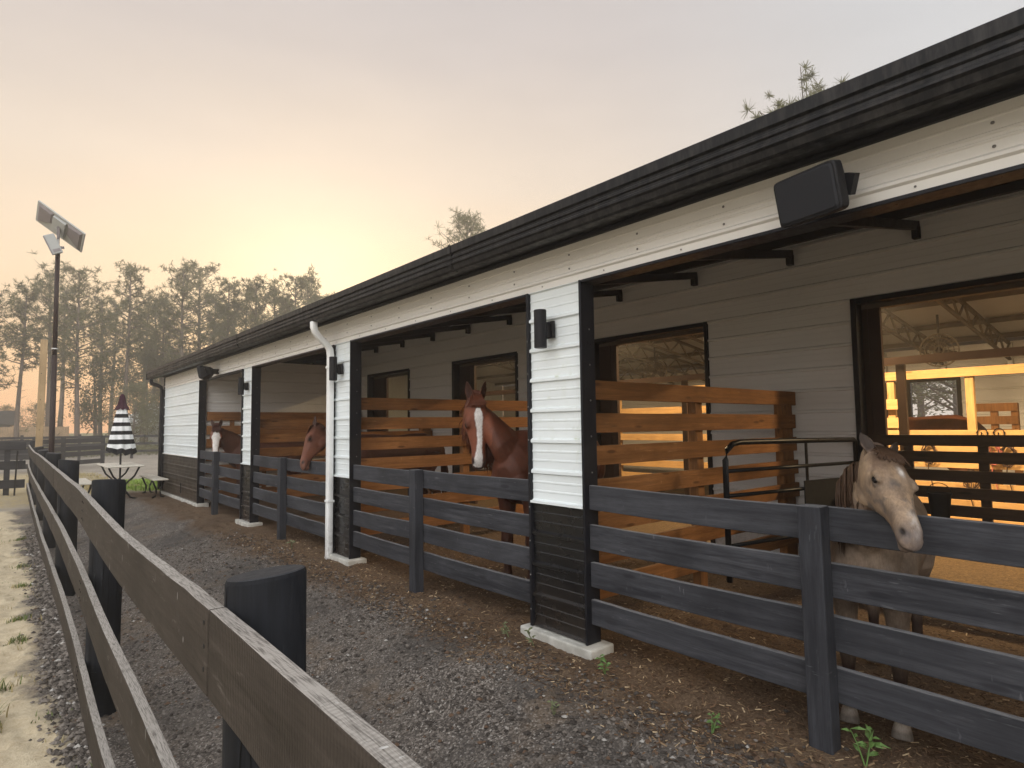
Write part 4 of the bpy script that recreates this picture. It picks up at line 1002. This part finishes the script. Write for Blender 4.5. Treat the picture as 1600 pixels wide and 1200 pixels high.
places = ['at the far left edge', 'left of the timber post', 'just left of the pole light', 'just right of the pole light', 'a little right of the pole light', 'above the striped umbrella', 'right of the umbrella top', 'above the far barn corner', 'left of the highest pine', 'the highest of the row', 'right of the highest pine', 'above the end of the eaves', 'in the middle of the eaves slope', 'before the brightest sky', 'below the sun glow', 'right of the sun glow', 'with the broad crown near the roof', 'meeting the roof line', 'last before the roof hides the row']
for i, (az, d, h, k) in enumerate(row):
    if i < len(places): lab = 'misty tall pine %s' % places[i]; gg = gP
    else: lab = 'paler misty pine standing farther back in the pine row'; gg = 'farther pines of the row'
    place_tree(protoP[k], az, d, h, 18, lab, gg)
random.seed(4)
for i, (az, d, h) in enumerate([(.2, 74, 5.5), (-1.8, 72, 5.5), (2.2, 78, 6), (5.6, 64, 10.5), (9.0, 66, 11.5), (11.0, 70, 12.5), (14.2, 72, 11), (18.5, 74, 11), (20.6, 72, 13), (22.6, 76, 13), (8.1, 58, 7)]):
    place_tree(protoB[i % 3], az, d, h, 12, 'grey green leafy tree filling the gaps between the pine trunks', 'leafy trees among the pines')
# pines whose tops show above the barn roof
random.seed(8)
nearp = pine('pine_tree', 13.0, 91, .60, .27, 66, 34, .026); nearp.location = (21.2, 9.2, -.3); tag(nearp, 'pine top with long needle bursts above the roof at the right', 'tree', 'pine tops above the roof')
nearp = pine('pine_tree', 17.6, 95, .72, .18, 34, 14, .040); nearp.location = (26.5, 37.2, -.3); tag(nearp, 'small pine top above the middle of the roof line', 'tree', 'pine tops above the roof')
# trees seen through the far window of the barn
for i, (x, y, h) in enumerate(((42, 10.5, 13), (46, 13.5, 12), (39, 12.4, 9))):
    o = copy_tree(protoB[i]); o.location = (x, y, -.3); s = h/12; o.scale = (s*1.3, s*1.3, s); tag(o, 'leafy tree outside the far barn window', 'tree', 'trees behind the barn')
# undergrowth
random.seed(6); ug = MB()
for _ in range(1500):
    az = random.uniform(-6, 30); d = random.uniform(52, 74); x, y = d*math.sin(R(az)), d*math.cos(R(az)); hh = random.uniform(.3, 1.9)*(.6+.6*mnoise.noise((x*.2, y*.2, 0)))
    if 9 < az < 13: hh *= .5
    for _ in range(14):
        c = Vector((x+random.gauss(0, .5), y+random.gauss(0, .5), -.3+abs(random.gauss(0, .5))*hh+.1)); dd = Vector((random.gauss(0, 1), random.gauss(0, 1), random.gauss(.4, 1))).normalized(); s = dd.orthogonal().normalized()*.11
        ug.add([c-s*.5, c+dd*.22, c+s*.5, c-dd*.2], [(0, 1, 2, 3)])
tag(ug.build('undergrowth', m_leaf), 'low scrub under the pine trees', 'undergrowth', kind='stuff')

# ------------------------------------------------------------------ horses
m_coat = None
def coat_mat(name, rough=.55):
    t = NT(name); a = t.n('ShaderNodeAttribute'); a.attribute_name = 'coat'
    n = t.math('ADD', t.math('MULTIPLY', t.noise(11, detail=5, rough=.65), .55), t.math('MULTIPLY', t.noise(1, t.map((130, 130, 34)), 3), .45)); c = t.mix(t.mr(n, .3, .7, .0, 1), t.mix(1.0, a.outputs['Color'], (.62, .60, .58), 'MULTIPLY'), t.mix(1.0, a.outputs['Color'], (1.25, 1.25, 1.25), 'MULTIPLY'))
    hair = t.noise(1, t.map((260, 260, 60)), 2)
    
    return t.done(c, t.mr(n, .3, .7, rough-.08, rough+.1), 0, t.bump(hair, .35, .003), .25)
m_hair_cache = {}
def hair_mat(name, c):
    if name not in m_hair_cache: m_hair_cache[name] = plain(name, c, .5, .4, 30, .2)
    return m_hair_cache[name]
HR = [  # t, dorsal, ventral, half width up, half width low
    (-.12, .085, -.13, .075, .075), (-.03, .10, -.20, .105, .09), (.08, .125, -.27, .15, .105), (.19, .140, -.315, .182, .112), (.29, .140, -.325, .190, .115), (.39, .126, -.30, .172, .112),
    (.50, .106, -.235, .140, .098), (.61, .090, -.180, .115, .083), (.71, .078, -.150, .103, .075), (.80, .068, -.142, .104, .078), (.87, .055, -.145, .108, .082), (.93, .028, -.145, .105, .080), (.975, -.012, -.135, .088, .068), (1.0, -.05, -.115, .06, .045), (1.01, -.07, -.095, .02, .02)]
def horse(label, group, s, org, fwd, poll, muz, nvec, vox, coat, blaze, mane_c, mane_side=1, ear_spread=.35, headw=1.0, ear=1.0, fore=1.0, manel=1.0, mtop=.80, name='horse'):
    e = empty(name, (org[0], org[1], 0), label, 'horse', group)
    f = Vector((fwd[0], fwd[1], 0)).normalized(); lf = Vector((-f.y, f.x, 0)); O = Vector((org[0], org[1], -.035))
    def B(x, y, z): return O + f*(x*s) + lf*(y*s) + Vector((0, 0, z*s))
    mb = MB()
    tor = [(.66, 1.06, .10, .09), (.61, 1.07, .20, .16), (.50, 1.09, .29, .215), (.34, 1.13, .355, .25), (.12, 1.13, .355, .285), (-.12, 1.12, .345, .30), (-.36, 1.13, .33, .30), (-.58, 1.17, .315, .295), (-.78, 1.185, .30, .28), (-.95, 1.16, .255, .235), (-1.06, 1.11, .17, .15), (-1.10, 1.07, .08, .08)]
    mb.tube([B(x, 0, z) for x, z, _, _ in tor], [(hy*s, hz*s) for _, _, hz, hy in tor], 28, (0, 0, 1))
    # neck
    P = Vector(poll); a = (Vector(muz)-P); L = a.length; a.normalize(); n = Vector(nvec); n = (n - a*n.dot(a)).normalized(); l = n.cross(a)     # l = horse's left-right axis
    if l.dot(lf) < 0: pass
    def Hd(t, lat, dn): return P + a*(t*L) + l*(lat*L) + n*(dn*L)
    nb0 = B(.22, 0, 1.20); nb1 = B(.46, 0, 1.24); nend = Hd(.10, 0, -.14)
    back = (-n*.8 - a*.15)                               # direction from the head into the neck
    c1 = nb1 + (nend-nb1)*.45 + Vector((0, 0, .06*s)); c2 = nend + back.normalized()*.20*s
    pts = [nb0]; rad = [(.15*s, .27*s)]
    for i in range(9):
        t = i/8; q = nb1*(1-t)**3 + c1*3*t*(1-t)**2 + c2*3*t*t*(1-t) + nend*t**3; pts.append(q)
        rad.append(((.150*(1-t)+.078*t)*s, (.265*(1-t)**1.1+.118*t**.8)*s))
    rad[-1] = (.062*s, .085*s); rad[-2] = (rad[-2][0]*.92, rad[-2][1]*.92)
    def tubeplane(pts, rad, nseg=20):
        vs = []; fs = []; side = None
        for i, p in enumerate(pts):
            t = (pts[min(i+1, len(pts)-1)]-pts[max(i-1, 0)]).normalized()
            k = i/(len(pts)-1); h = (lf*(1-k) + (l if l.dot(lf) > 0 else -l)*k); sd = (h - t*h.dot(t)).normalized(); u_ = sd.cross(t)
            for q in range(nseg):
                th = 2*math.pi*q/nseg; vs.append(p + sd*(rad[i][0]*math.cos(th)) + u_*(rad[i][1]*math.sin(th)))
        for i in range(len(pts)-1):
            for q in range(nseg): fs.append((i*nseg+q, i*nseg+(q+1) % nseg, (i+1)*nseg+(q+1) % nseg, (i+1)*nseg+q))
        fs += [tuple(range(nseg))[::-1], tuple((len(pts)-1)*nseg+q for q in range(nseg))]
        mb.add(vs, fs)
    tubeplane(pts, rad)
    # legs
    for sy in (-1, 1):
        dx = .03*sy
        fl = [(.36, .13, 1.12, .15), (.40, .155, .98, .125), (.40, .155, .84, .092), (.40, .15, .68, .068), (.41, .15, .53, .056), (.415, .15, .47, .060), (.41, .15, .41, .050), (.41, .15, .30, .036), (.41, .15, .20, .037), (.41, .15, .155, .047), (.435, .15, .10, .038), (.455, .15, .068, .050), (.462, .15, .05, .056), (.475, .15, .0, .064)]
        mb.tube([B(x+dx, y*sy, z) for x, y, z, _ in fl], [r*s for *_, r in fl], 14, (1, 0, 0))
        hl = [(-.74, .12, 1.18, .22), (-.72, .14, 1.02, .20), (-.68, .15, .86, .155), (-.76, .15, .72, .10), (-.86, .15, .60, .068), (-.92, .15, .52, .062), (-.925, .15, .46, .050), (-.915, .15, .32, .039), (-.905, .15, .21, .039), (-.90, .15, .16, .049), (-.875, .15, .10, .040), (-.855, .15, .066, .052), (-.848, .15, .05, .057), (-.835, .15, .0, .065)]
        mb.tube([B(x-dx, y*sy, z) for x, y, z, _ in hl], [r*s for *_, r in hl], 14, (1, 0, 0))
        mb.ball(B(.56, .10*sy, 1.02), (.10*s, .10*s, .13*s), 14)       # breast
        mb.ball(B(.33, .17*sy, 1.10), (.15*s, .11*s, .22*s), 14)       # shoulder
    # head
    vs = []; fs = []; N = 28
    for t, dn, vn, wu, wl in HR:
        k_ = headw if t < .6 else 1+(headw-1)*.5; wu *= k_; wl *= k_
        mid = (dn+vn)/2; hf = (dn-vn)/2
        for k in range(N):
            th = 2*math.pi*k/N; sn = math.sin(th); cs = math.cos(th); w = wl + (wu-wl)*min(1, max(0, (sn+.75)/1.15))
            vs.append(Hd(t, w*math.copysign(abs(cs)**.8, cs), mid + hf*math.copysign(abs(sn)**.9, sn)))
    for i in range(len(HR)-1):
        for k in range(N): fs.append((i*N+k, i*N+(k+1) % N, (i+1)*N+(k+1) % N, (i+1)*N+k))
    fs += [tuple(range(N))[::-1], tuple((len(HR)-1)*N+k for k in range(N))]
    mb.add(vs, fs)
    Mh = Matrix((l, n, a)).transposed()
    for sl in (-1, 1):
        mb.ball(Hd(.355, .140*sl*headw, .066), (.046*L, .040*L, .080*L), 14, Mh); mb.ball(Hd(.378, .158*sl*headw, .076), (.028*L, .018*L, .055*L), 14, Mh); mb.ball(Hd(.390, .158*sl*headw, .016), (.022*L, .015*L, .05*L), 14, Mh)        # brow over the eye
        mb.ball(Hd(.30, .085*sl, -.19), (.065*L, .13*L, .16*L), 14, Mh)           # cheek
        mb.ball(Hd(.885, .075*sl, -.005), (.036*L, .045*L, .05*L), 12, Mh)        # nostril rim
        mb.ball(Hd(.50, .10*sl, -.01), (.03*L, .025*L, .13*L), 12, Mh)            # facial crest
    mb.ball(Hd(.94, 0, -.142), (.058*L, .030*L, .045*L), 12, Mh)                   # chin
    # ears
    earax = []
    for sl in (-1, 1):
        base = Hd(.015, .088*sl*headw, .070); d = (-a*.92 + n*.25 + l*(ear_spread*sl)).normalized(); w_ = (l*sl*.85 - n*.45); w_ = (w_ - d*w_.dot(d)).normalized(); o_ = d.cross(w_)
        if o_.dot(n) < 0: o_ = -o_
        earax.append((base, d, w_, o_)); vs = []; fs = []; M_ = 14; prof = ((-.08, .040, .035), (.0, .050, .042), (.06, .062, .042), (.12, .064, .036), (.17, .052, .030), (.21, .036, .026), (.245, .019, .020), (.262, .008, .010))
        for t, ww, dd in prof:
            for k in range(M_):
                th = 2*math.pi*k/M_; cs, sn = math.cos(th), math.sin(th)
                y_ = dd*sn if sn < 0 else dd*sn*.25 - .022*(1-abs(cs))*min(1, max(0, (t+.02)/.08))*(1 if t < .22 else .3)
                vs.append(base + d*(t*L*ear) + w_*(ww*cs*L*1.0) + o_*(y_*L*1.15))
        for i in range(len(prof)-1):
            for k in range(M_): fs.append((i*M_+k, i*M_+(k+1) % M_, (i+1)*M_+(k+1) % M_, (i+1)*M_+k))
        fs += [tuple(range(M_))[::-1], tuple((len(prof)-1)*M_+k for k in range(M_))]
        mb.add(vs, fs)
    tmp = mb.build('tmp_horse', m_trim); 
    rm = tmp.modifiers.new('r', 'REMESH'); rm.mode = 'VOXEL'; rm.voxel_size = vox; rm.adaptivity = 0
    sm = tmp.modifiers.new('s', 'SMOOTH'); sm.factor = .5; sm.iterations = max(4, int(.085/vox))
    dg = bpy.context.evaluated_depsgraph_get(); dg.update()
    me = bpy.data.meshes.new_from_object(tmp.evaluated_get(dg)); bpy.data.objects.remove(tmp)
    co = np.empty(len(me.vertices)*3); me.vertices.foreach_get('co', co); co = co.reshape(-1, 3)
    no = np.empty(len(me.vertices)*3); me.vertices.foreach_get('normal', no); no = no.reshape(-1, 3)
    A3, L3, N3 = (np.array(v_) for v_ in (a, l, n)); q = (co-np.array(P))/L
    ht, hl_, hn = q@A3, q@L3, q@N3
    # carve nostrils, mouth line and ear hollows
    for sl in (-1, 1):
        d2 = ((ht-.895)/.040)**2 + ((hl_-.098*sl)/.045)**2 + ((hn-.005)/.032)**2
        k = np.exp(-d2*1.6); co -= no*(k*.028*L)[:, None]
    mo = np.exp(-(((hn+.095+.02*(1-ht)*4)/.012)**2))*((ht > .80) & (ht < 1.03) & (np.abs(hl_) < .15)); co -= no*(mo*.008*L)[:, None]
    me.vertices.foreach_set('co', co.ravel())
    # coat colours
    f3, lf3 = np.array(f), np.array(lf); lo = (co-np.array(O))/s; bx = lo@f3; by = lo@lf3; bz = lo[:, 2]
    head = (ht > .02) & (ht < 1.08) & (np.abs(hl_) < headw*np.interp(ht, [0, .3, .55, .75, 1], [.20, .24, .17, .125, .125])) & (hn > np.interp(ht, [.45, .60, .8], [-.37, -.22, -.175])) & (hn < .22)
    c = coat(bx, by, bz, ht, hl_, hn, head, co)
    b = blaze(ht, hl_, hn, co)*head
    c = c*(1-b[:, None]) + np.array((.74, .71, .68))*b[:, None]
    for sl in (-1, 1):
        d2 = ((ht-.895)/.046)**2 + ((hl_-.098*sl)/.05)**2 + ((hn-.005)/.036)**2; k = np.clip(1.5*np.exp(-d2*1.4), 0, 1)*.92; c = c*(1-k[:, None]) + np.array((.012, .009, .009))*k[:, None]
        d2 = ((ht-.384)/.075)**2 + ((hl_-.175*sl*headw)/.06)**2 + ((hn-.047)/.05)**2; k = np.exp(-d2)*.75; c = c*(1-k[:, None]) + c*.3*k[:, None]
    k = (mo*.8)[:, None]; c = c*(1-k) + np.array((.02, .015, .014))*k
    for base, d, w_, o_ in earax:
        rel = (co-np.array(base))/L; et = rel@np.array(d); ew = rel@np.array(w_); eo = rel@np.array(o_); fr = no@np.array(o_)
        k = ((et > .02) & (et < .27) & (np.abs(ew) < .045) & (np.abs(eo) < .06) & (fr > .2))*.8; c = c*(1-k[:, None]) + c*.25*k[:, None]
    rgba = np.ones((len(c), 4)); rgba[:, :3] = np.clip(c, 0, 1)
    at_ = me.attributes.new('coat', 'FLOAT_COLOR', 'POINT'); at_.data.foreach_set('color', rgba.ravel())
    me.materials.clear(); me.materials.append(m_coat); me.polygons.foreach_set('use_smooth', [True]*len(me.polygons)); me.polygons.foreach_set('material_index', [0]*len(me.polygons))
    bo = bpy.data.objects.new('body', me); COL.objects.link(bo); bo.parent = e; bo.matrix_parent_inverse = PW(e).inverted()
    for sl in (-1, 1):
        m = MB(); m.ball(Hd(.384, .163*sl*headw, .047), (.024*L, .026*L, .037*L), 16, Mh); m.build('eye', m_eye, e, smooth=True)
    # mane and forelock
    hm = hair_mat(mane_c[0], mane_c[1]); random.seed(int(s*1000))
    m = MB(); crest = [pts[i] for i in range(1, 10)]; 
    sdv = (l if l.dot(lf) > 0 else -l)
    for i in range(int(560*manel)):
        t = random.random()*mtop; fidx = 1 + t*7.6; i0 = int(fidx); ctr = pts[i0].lerp(pts[min(i0+1, 9)], fidx-i0)
        tang = (pts[min(i0+1, 9)]-pts[i0]).normalized(); h_ = lf*(1-t)+sdv*t; sd = (h_-tang*h_.dot(tang)).normalized(); u_ = sd.cross(tang)
        if u_.dot(Vector((0, 0, 1)) - f*.5) < 0: u_ = -u_
        rr = rad[i0][1]*(1-(fidx-i0)) + rad[min(i0+1, 9)][1]*(fidx-i0); rw = rad[i0][0]
        out = sd*mane_side; ln = s*random.uniform(.10, .30)*manel*(1 if t < .8 else .6); gw = random.uniform(1.0, 1.07); dr = random.gauss(0, .03)*s
        def E(th): return ctr + out*(rw*gw*math.cos(th)) + u_*(rr*gw*math.sin(th)) + tang*(dr*(1.5-th))
        p4 = E(.25); p5 = p4 - Vector((0, 0, ln*.55)) + out*.01*s + tang*dr*.5; p6 = p5 - Vector((0, 0, ln*.45)) + tang*random.gauss(0, .02)
        w0 = s*random.uniform(.0055, .0085); m.tube([E(1.62), E(1.25), E(.9), E(.55), p4, p5, p6], [w0*.6, w0, w0*1.1, w0, w0*.9, w0*.6, .0008], 5, f)
    for i in range(150):
        u0 = random.gauss(0, .032)*headw; b0 = Hd(random.uniform(-.05, .02), u0, .095); ln = random.uniform(.06, .20)*fore; dl = u0*1.6 + random.gauss(0, .012)
        m.tube([b0, Hd(.06, (u0+dl)/2, .137), Hd(.07+ln*.5, dl, .146), Hd(.06+ln, dl*1.25, .141)], [.007*s, .006*s, .005*s, .001], 5, l)
    m.build('mane', hm, e, smooth=True)
    m = MB()
    for i in range(50):
        o0 = B(-1.07, random.gauss(0, .02), 1.22); k = random.gauss(0, .04)
        m.tube([o0, B(-1.15, k*.5, 1.15), B(-1.19, k, .85), B(-1.17, k*1.3, random.uniform(.35, .6))], [.014*s, .018*s, .014*s, .002], 5, lf)
    m.build('tail', hm, e, smooth=True)
    return e
m_coat = coat_mat('horse_coat')
LAT = np.random.default_rng(9).uniform(-1, 1, (32, 32, 32))
def vn1(co, sc, seed=0):
    q = co*sc + np.array((seed*3.7, seed*7.1, seed*1.9)) + 400; i0 = np.floor(q).astype(int); f_ = q-i0; f_ = f_*f_*(3-2*f_); r = 0
    for dx in (0, 1):
        for dy in (0, 1):
            for dz in (0, 1):
                w = (f_[:, 0] if dx else 1-f_[:, 0])*(f_[:, 1] if dy else 1-f_[:, 1])*(f_[:, 2] if dz else 1-f_[:, 2])
                r = r + w*LAT[(i0[:, 0]+dx) % 32, (i0[:, 1]+dy) % 32, (i0[:, 2]+dz) % 32]
    return r
def vn(co, sc, seed=0):   # fractal value noise, about -1..1
    return (vn1(co, sc, seed) + .5*vn1(co, sc*2.1, seed+5) + .28*vn1(co, sc*4.3, seed+11))*.9
def base_coat(c, leg, muzzle, legtop=.52, legcol=None):
    def fn(bx, by, bz, ht, hl, hn, head, co):
        out = np.tile(np.array(c), (len(bx), 1)).astype(float); out *= (1+.14*vn(co, 9, 1))[:, None]
        k = np.clip((legtop+.12-bz)/.24, 0, 1)*(~head); out = out*(1-k[:, None]) + np.array(leg)*k[:, None]
        k = np.clip((.062-bz)/.01, 0, 1)*(~head); out = out*(1-k[:, None]) + np.array((.15, .13, .11))*k[:, None]
        head_lit = head*np.clip((ht-.05)/.15, 0, 1)*np.clip((.215-np.abs(hl))/.07, 0, 1)*np.clip((hn+.36)/.10, 0, 1); out = out*(1+.85*head_lit)[:, None]  # head brightened as if lit, body kept dark: light and shade in the colour
        k = np.clip((ht-.76)/.18, 0, 1)*head; out = out*(1-k[:, None]) + np.array(muzzle)*k[:, None]
        return out
    return fn
CH = (.095, .030, .015)  # chestnut darkened: the barn's shade is put into the body colour
def blaze_h2(ht, hl, hn, co):
    w = np.interp(ht, [.10, .17, .24, .32, .45, .6, .75, .85, 1.0], [0, .035, .062, .062, .045, .042, .045, .06, .07]); c = np.interp(ht, [.1, .3, .6, .85, 1], [0, .0, .006, -.02, -.03])
    return np.clip((w-np.abs(hl-c) + .006*vn(co, 60))/.010, 0, 1)*(hn > -.02)
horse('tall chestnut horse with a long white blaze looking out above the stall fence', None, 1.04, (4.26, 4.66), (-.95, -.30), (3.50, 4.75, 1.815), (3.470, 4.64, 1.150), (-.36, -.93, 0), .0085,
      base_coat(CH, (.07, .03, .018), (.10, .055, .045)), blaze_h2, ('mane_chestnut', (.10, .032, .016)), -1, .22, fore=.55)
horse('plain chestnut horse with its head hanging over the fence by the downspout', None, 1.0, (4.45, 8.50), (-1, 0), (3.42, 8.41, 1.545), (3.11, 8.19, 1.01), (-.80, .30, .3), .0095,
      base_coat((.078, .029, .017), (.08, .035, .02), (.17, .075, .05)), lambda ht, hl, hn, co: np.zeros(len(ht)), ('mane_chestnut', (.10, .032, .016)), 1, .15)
def blaze_h4(ht, hl, hn, co):
    w = np.interp(ht, [.13, .20, .28, .38, .52, .75, .9, 1.05], [.02, .07, .105, .135, .10, .078, .085, .08])
    return np.clip((w-np.abs(hl) + .012*vn(co, 40))/.014, 0, 1)*(hn > -.10)
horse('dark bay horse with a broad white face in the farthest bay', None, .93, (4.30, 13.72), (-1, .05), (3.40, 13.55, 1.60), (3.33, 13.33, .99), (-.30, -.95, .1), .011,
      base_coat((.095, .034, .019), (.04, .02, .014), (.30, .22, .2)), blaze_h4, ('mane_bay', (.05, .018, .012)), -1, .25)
def pony_coat(bx, by, bz, ht, hl, hn, head, co):
    def lay(out, col, k): return out*(1-k[:, None]) + np.array(col)*k[:, None]
    out = np.tile(np.array((.245, .185, .137)), (len(bx), 1)).astype(float)
    out = lay(out, (.12, .09, .07), np.clip(.35+.6*vn(co, 9, 2)+.3*vn(co, 40, 3), 0, 1)*.75)
    out = lay(out, (.36, .255, .165), head*np.clip(.62+.55*vn(co, 16, 3), 0, 1))
    out = lay(out, (.155, .115, .090), head*np.clip(.25+.9*vn(co, 22, 7)+.5*vn(co, 70, 2), 0, 1)*.55)
    out = lay(out, (.105, .066, .045), head*np.clip((.36+.05*vn(co, 30, 1)-ht)/.16, 0, 1)*np.clip((hn-.02)/.06, 0, 1)*.8)
    out = lay(out, (.20, .115, .075), (~head)*np.clip((ht+.1)/.1, 0, 1)*np.clip((.55-ht)/.2, 0, 1)*np.clip((hn+.75)/.3, 0, 1)*np.clip(.5+.5*vn(co, 20, 8), 0, 1)*.7)
    out = out*1.06
    out = lay(out, (.075, .048, .035), ((ht < .03) & (ht > -.4) & (hn > -.02) & (np.abs(hl) < .32)).astype(float)*.8)
    out = lay(out, (.11, .095, .088), head*np.clip((vn(co, 26, 9)-.15)/.35, 0, 1)*np.clip((ht-.33)/.1, 0, 1)*.65)
    out = lay(out, (.155, .125, .112), np.clip((ht-.78)/.14, 0, 1)*head*np.clip(.8+.4*vn(co, 40, 6), 0, 1))
    out = lay(out, (.045, .026, .02), np.clip((.50-bz)/.16, 0, 1)*(~head))
    out = lay(out, (.42, .37, .32), np.exp(-((bz-.085)/.035)**2)*(~head))
    out = lay(out, (.17, .15, .13), np.clip((.055-bz)/.01, 0, 1)*(~head))
    return out
def blaze_pony(ht, hl, hn, co):
    star = np.exp(-(((ht-.30)/.045)**2 + ((hl-.03)/.028)**2))*(hn > .05)
    snip = np.exp(-(((ht-.80)/.11)**2 + ((hl-.01)/.042)**2))*(hn > -.02)*.6
    return np.clip(star*1.3*np.clip(.9+.6*vn(co, 60, 2), 0, 1) + snip*np.clip(.7+.8*vn(co, 50, 4), 0, 1), 0, 1)*.8
horse('dun pony with dark legs resting its head over the nearest fence', None, .80, (3.87, 1.40), (-.95, -.22), (3.315, 1.170, 1.374), (3.020, .930, 1.022), (-.60, -.80, 0), .0064,
      pony_coat, blaze_pony, ('mane_dun', (.062, .036, .022)), -1, .50, headw=1.16, ear=.80, fore=.75, manel=1.55, mtop=.97, name='pony')
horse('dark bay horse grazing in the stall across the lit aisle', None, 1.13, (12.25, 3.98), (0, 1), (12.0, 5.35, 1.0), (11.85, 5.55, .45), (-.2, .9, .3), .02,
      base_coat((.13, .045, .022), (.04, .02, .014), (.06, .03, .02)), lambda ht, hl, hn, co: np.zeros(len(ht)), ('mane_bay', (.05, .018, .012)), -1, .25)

# ------------------------------------------------------------------ air, sky, sun, camera
hz = MB(); hz.box((-60, -30, -1.6), (75, 98, 20.5)); vo = bpy.data.materials.new('misty_air'); vo.use_nodes = True; vo.node_tree.nodes.clear()
on = vo.node_tree.nodes.new('ShaderNodeOutputMaterial'); pv = vo.node_tree.nodes.new('ShaderNodeVolumePrincipled')
pv.inputs['Color'].default_value = (.95, .93, .9, 1); pv.inputs['Density'].default_value = .0040; pv.inputs['Anisotropy'].default_value = .62
vo.node_tree.links.new(pv.outputs[0], on.inputs['Volume'])
tag(hz.build('haze', vo), kind='stuff')

SAZ, SEL = R(21.5), R(11)
sund = Vector((math.sin(SAZ)*math.cos(SEL), math.cos(SAZ)*math.cos(SEL), math.sin(SEL)))
wd = bpy.data.worlds.new('World'); SC.world = wd; wd.use_nodes = True; wt = wd.node_tree; wt.nodes.clear()
class WN(NT):
    def __init__(s): s.t = wt
W = WN()
wo = W.n('ShaderNodeOutputWorld'); tc = W.n('ShaderNodeTexCoord').outputs['Generated']
sk = W.n('ShaderNodeTexSky'); sk.sky_type = 'NISHITA'; sk.sun_disc = False; sk.sun_elevation = SEL; sk.sun_rotation = SAZ; sk.dust_density = 3; sk.air_density = 1.5
bg1 = W.n('ShaderNodeBackground'); W.l(sk.outputs[0], bg1.inputs[0]); bg1.inputs[1].default_value = .006
sx = W.n('ShaderNodeSeparateXYZ'); W.l(tc, sx.inputs[0])
def dot(v):
    d = W.n('ShaderNodeVectorMath', operation='DOT_PRODUCT'); W.l(tc, d.inputs[0]); d.inputs[1].default_value = v; return d.outputs['Value']
hx = dot((math.sin(SAZ), math.cos(SAZ), 0)); hlen = W.math('SQRT', W.math('SUBTRACT', 1.0, W.math('MULTIPLY', sx.outputs[2], sx.outputs[2])))
az = W.math('DIVIDE', hx, W.math('MAXIMUM', hlen, .02))
cn = W.noise(2.2, W.map((1, 1, 3), tc), 5, .55)
el = W.math('ADD', sx.outputs[2], W.math('MULTIPLY', W.math('SUBTRACT', cn, .5), .09))
sunr = W.ramp(el, [(0, (.66, .36, .20)), (.10, (.70, .455, .265)), (.22, (.66, .50, .345)), (.36, (.55, .46, .38)), (.52, (.425, .378, .358)), (.75, (.37, .355, .365)), (1, (.36, .37, .39))])
anti = W.ramp(el, [(0, (.54, .49, .44)), (.2, (.49, .465, .44)), (.4, (.445, .437, .44)), (.6, (.41, .415, .427)), (1, (.38, .38, .385))])
base = W.mix(W.mr(az, .55, .97, 0, 1, True), anti, sunr)
boost = W.mr(az, .45, -.5, 1, 4.2, True)  # unseen sky opposite the sun raised as added fill for the barn front
boost = W.math('ADD', W.math('MULTIPLY', W.math('SUBTRACT', boost, 1.0), W.mr(sx.outputs[2], 1.0, .6)), 1.0)
sd_ = dot(tuple(sund)); gl1 = W.math('POWER', W.math('MAXIMUM', sd_, 0.0), 160.0); gl2 = W.math('POWER', W.math('MAXIMUM', sd_, 0.0), 14.0)
glow = W.mix(1.0, W.mix(gl1, (0, 0, 0), (.16, .15, .10)), W.mix(gl2, (0, 0, 0), (.012, .011, .006)), 'ADD')
cn2 = W.noise(5.0, W.map((1, 1, 3.5), tc), 6, .6); cl2 = W.mr(cn2, .3, .7, .975, 1.025)
cc = W.n('ShaderNodeCombineColor'); [W.l(cl2, cc.inputs[i]) for i in range(3)]
col = W.mix(1.0, W.mix(1.0, base, cc.outputs[0], 'MULTIPLY'), glow, 'ADD')
low = W.math('ADD', W.math('MULTIPLY', W.math('SUBTRACT', W.mr(sx.outputs[2], .04, .42, .30, 1.12, True), 1.0), W.mr(az, .6, .0)), 1.0); boost = W.math('MULTIPLY', boost, low)
bg2 = W.n('ShaderNodeBackground'); W.l(col, bg2.inputs[0]); W.l(W.math('MULTIPLY', boost, 1.06), bg2.inputs[1])
ad = W.n('ShaderNodeAddShader'); W.l(bg1.outputs[0], ad.inputs[0]); W.l(bg2.outputs[0], ad.inputs[1]); W.l(ad.outputs[0], wo.inputs[0])

sl = bpy.data.lights.new('sun', 'SUN'); sl.energy = .5; sl.angle = R(12); sl.color = (1, .80, .52)
so = bpy.data.objects.new('sun', sl); COL.objects.link(so); so.rotation_euler = (-sund).to_track_quat('-Z', 'Y').to_euler()

cd = bpy.data.cameras.new('camera'); cd.sensor_width = 36; cd.lens = 954.463/1600*36; cd.clip_start = .05; cd.clip_end = 2000
cam = bpy.data.objects.new('camera', cd); COL.objects.link(cam); SC.camera = cam
yaw, pit, rol = R(39.88014), R(3.91252), R(.726722)
F = Vector((math.sin(yaw)*math.cos(pit), math.cos(yaw)*math.cos(pit), math.sin(pit))); R0 = Vector((math.cos(yaw), -math.sin(yaw), 0)); D0 = -(R0.cross(F))
Rr = R0*math.cos(rol) + D0*math.sin(rol); Dd = -R0*math.sin(rol) + D0*math.cos(rol)
cam.matrix_world = Matrix.Translation((0, 0, 1.55)) @ Matrix((Rr, -Dd, -F)).transposed().to_4x4()
SC.render.resolution_x, SC.render.resolution_y = 1024, 768
vs_ = SC.view_settings; vs_.view_transform = 'Standard'; vs_.look = 'None'; vs_.exposure = .5; vs_.gamma = 1
SC.cycles.max_bounces = 8; SC.cycles.volume_bounces = 1; SC.cycles.use_denoising = True
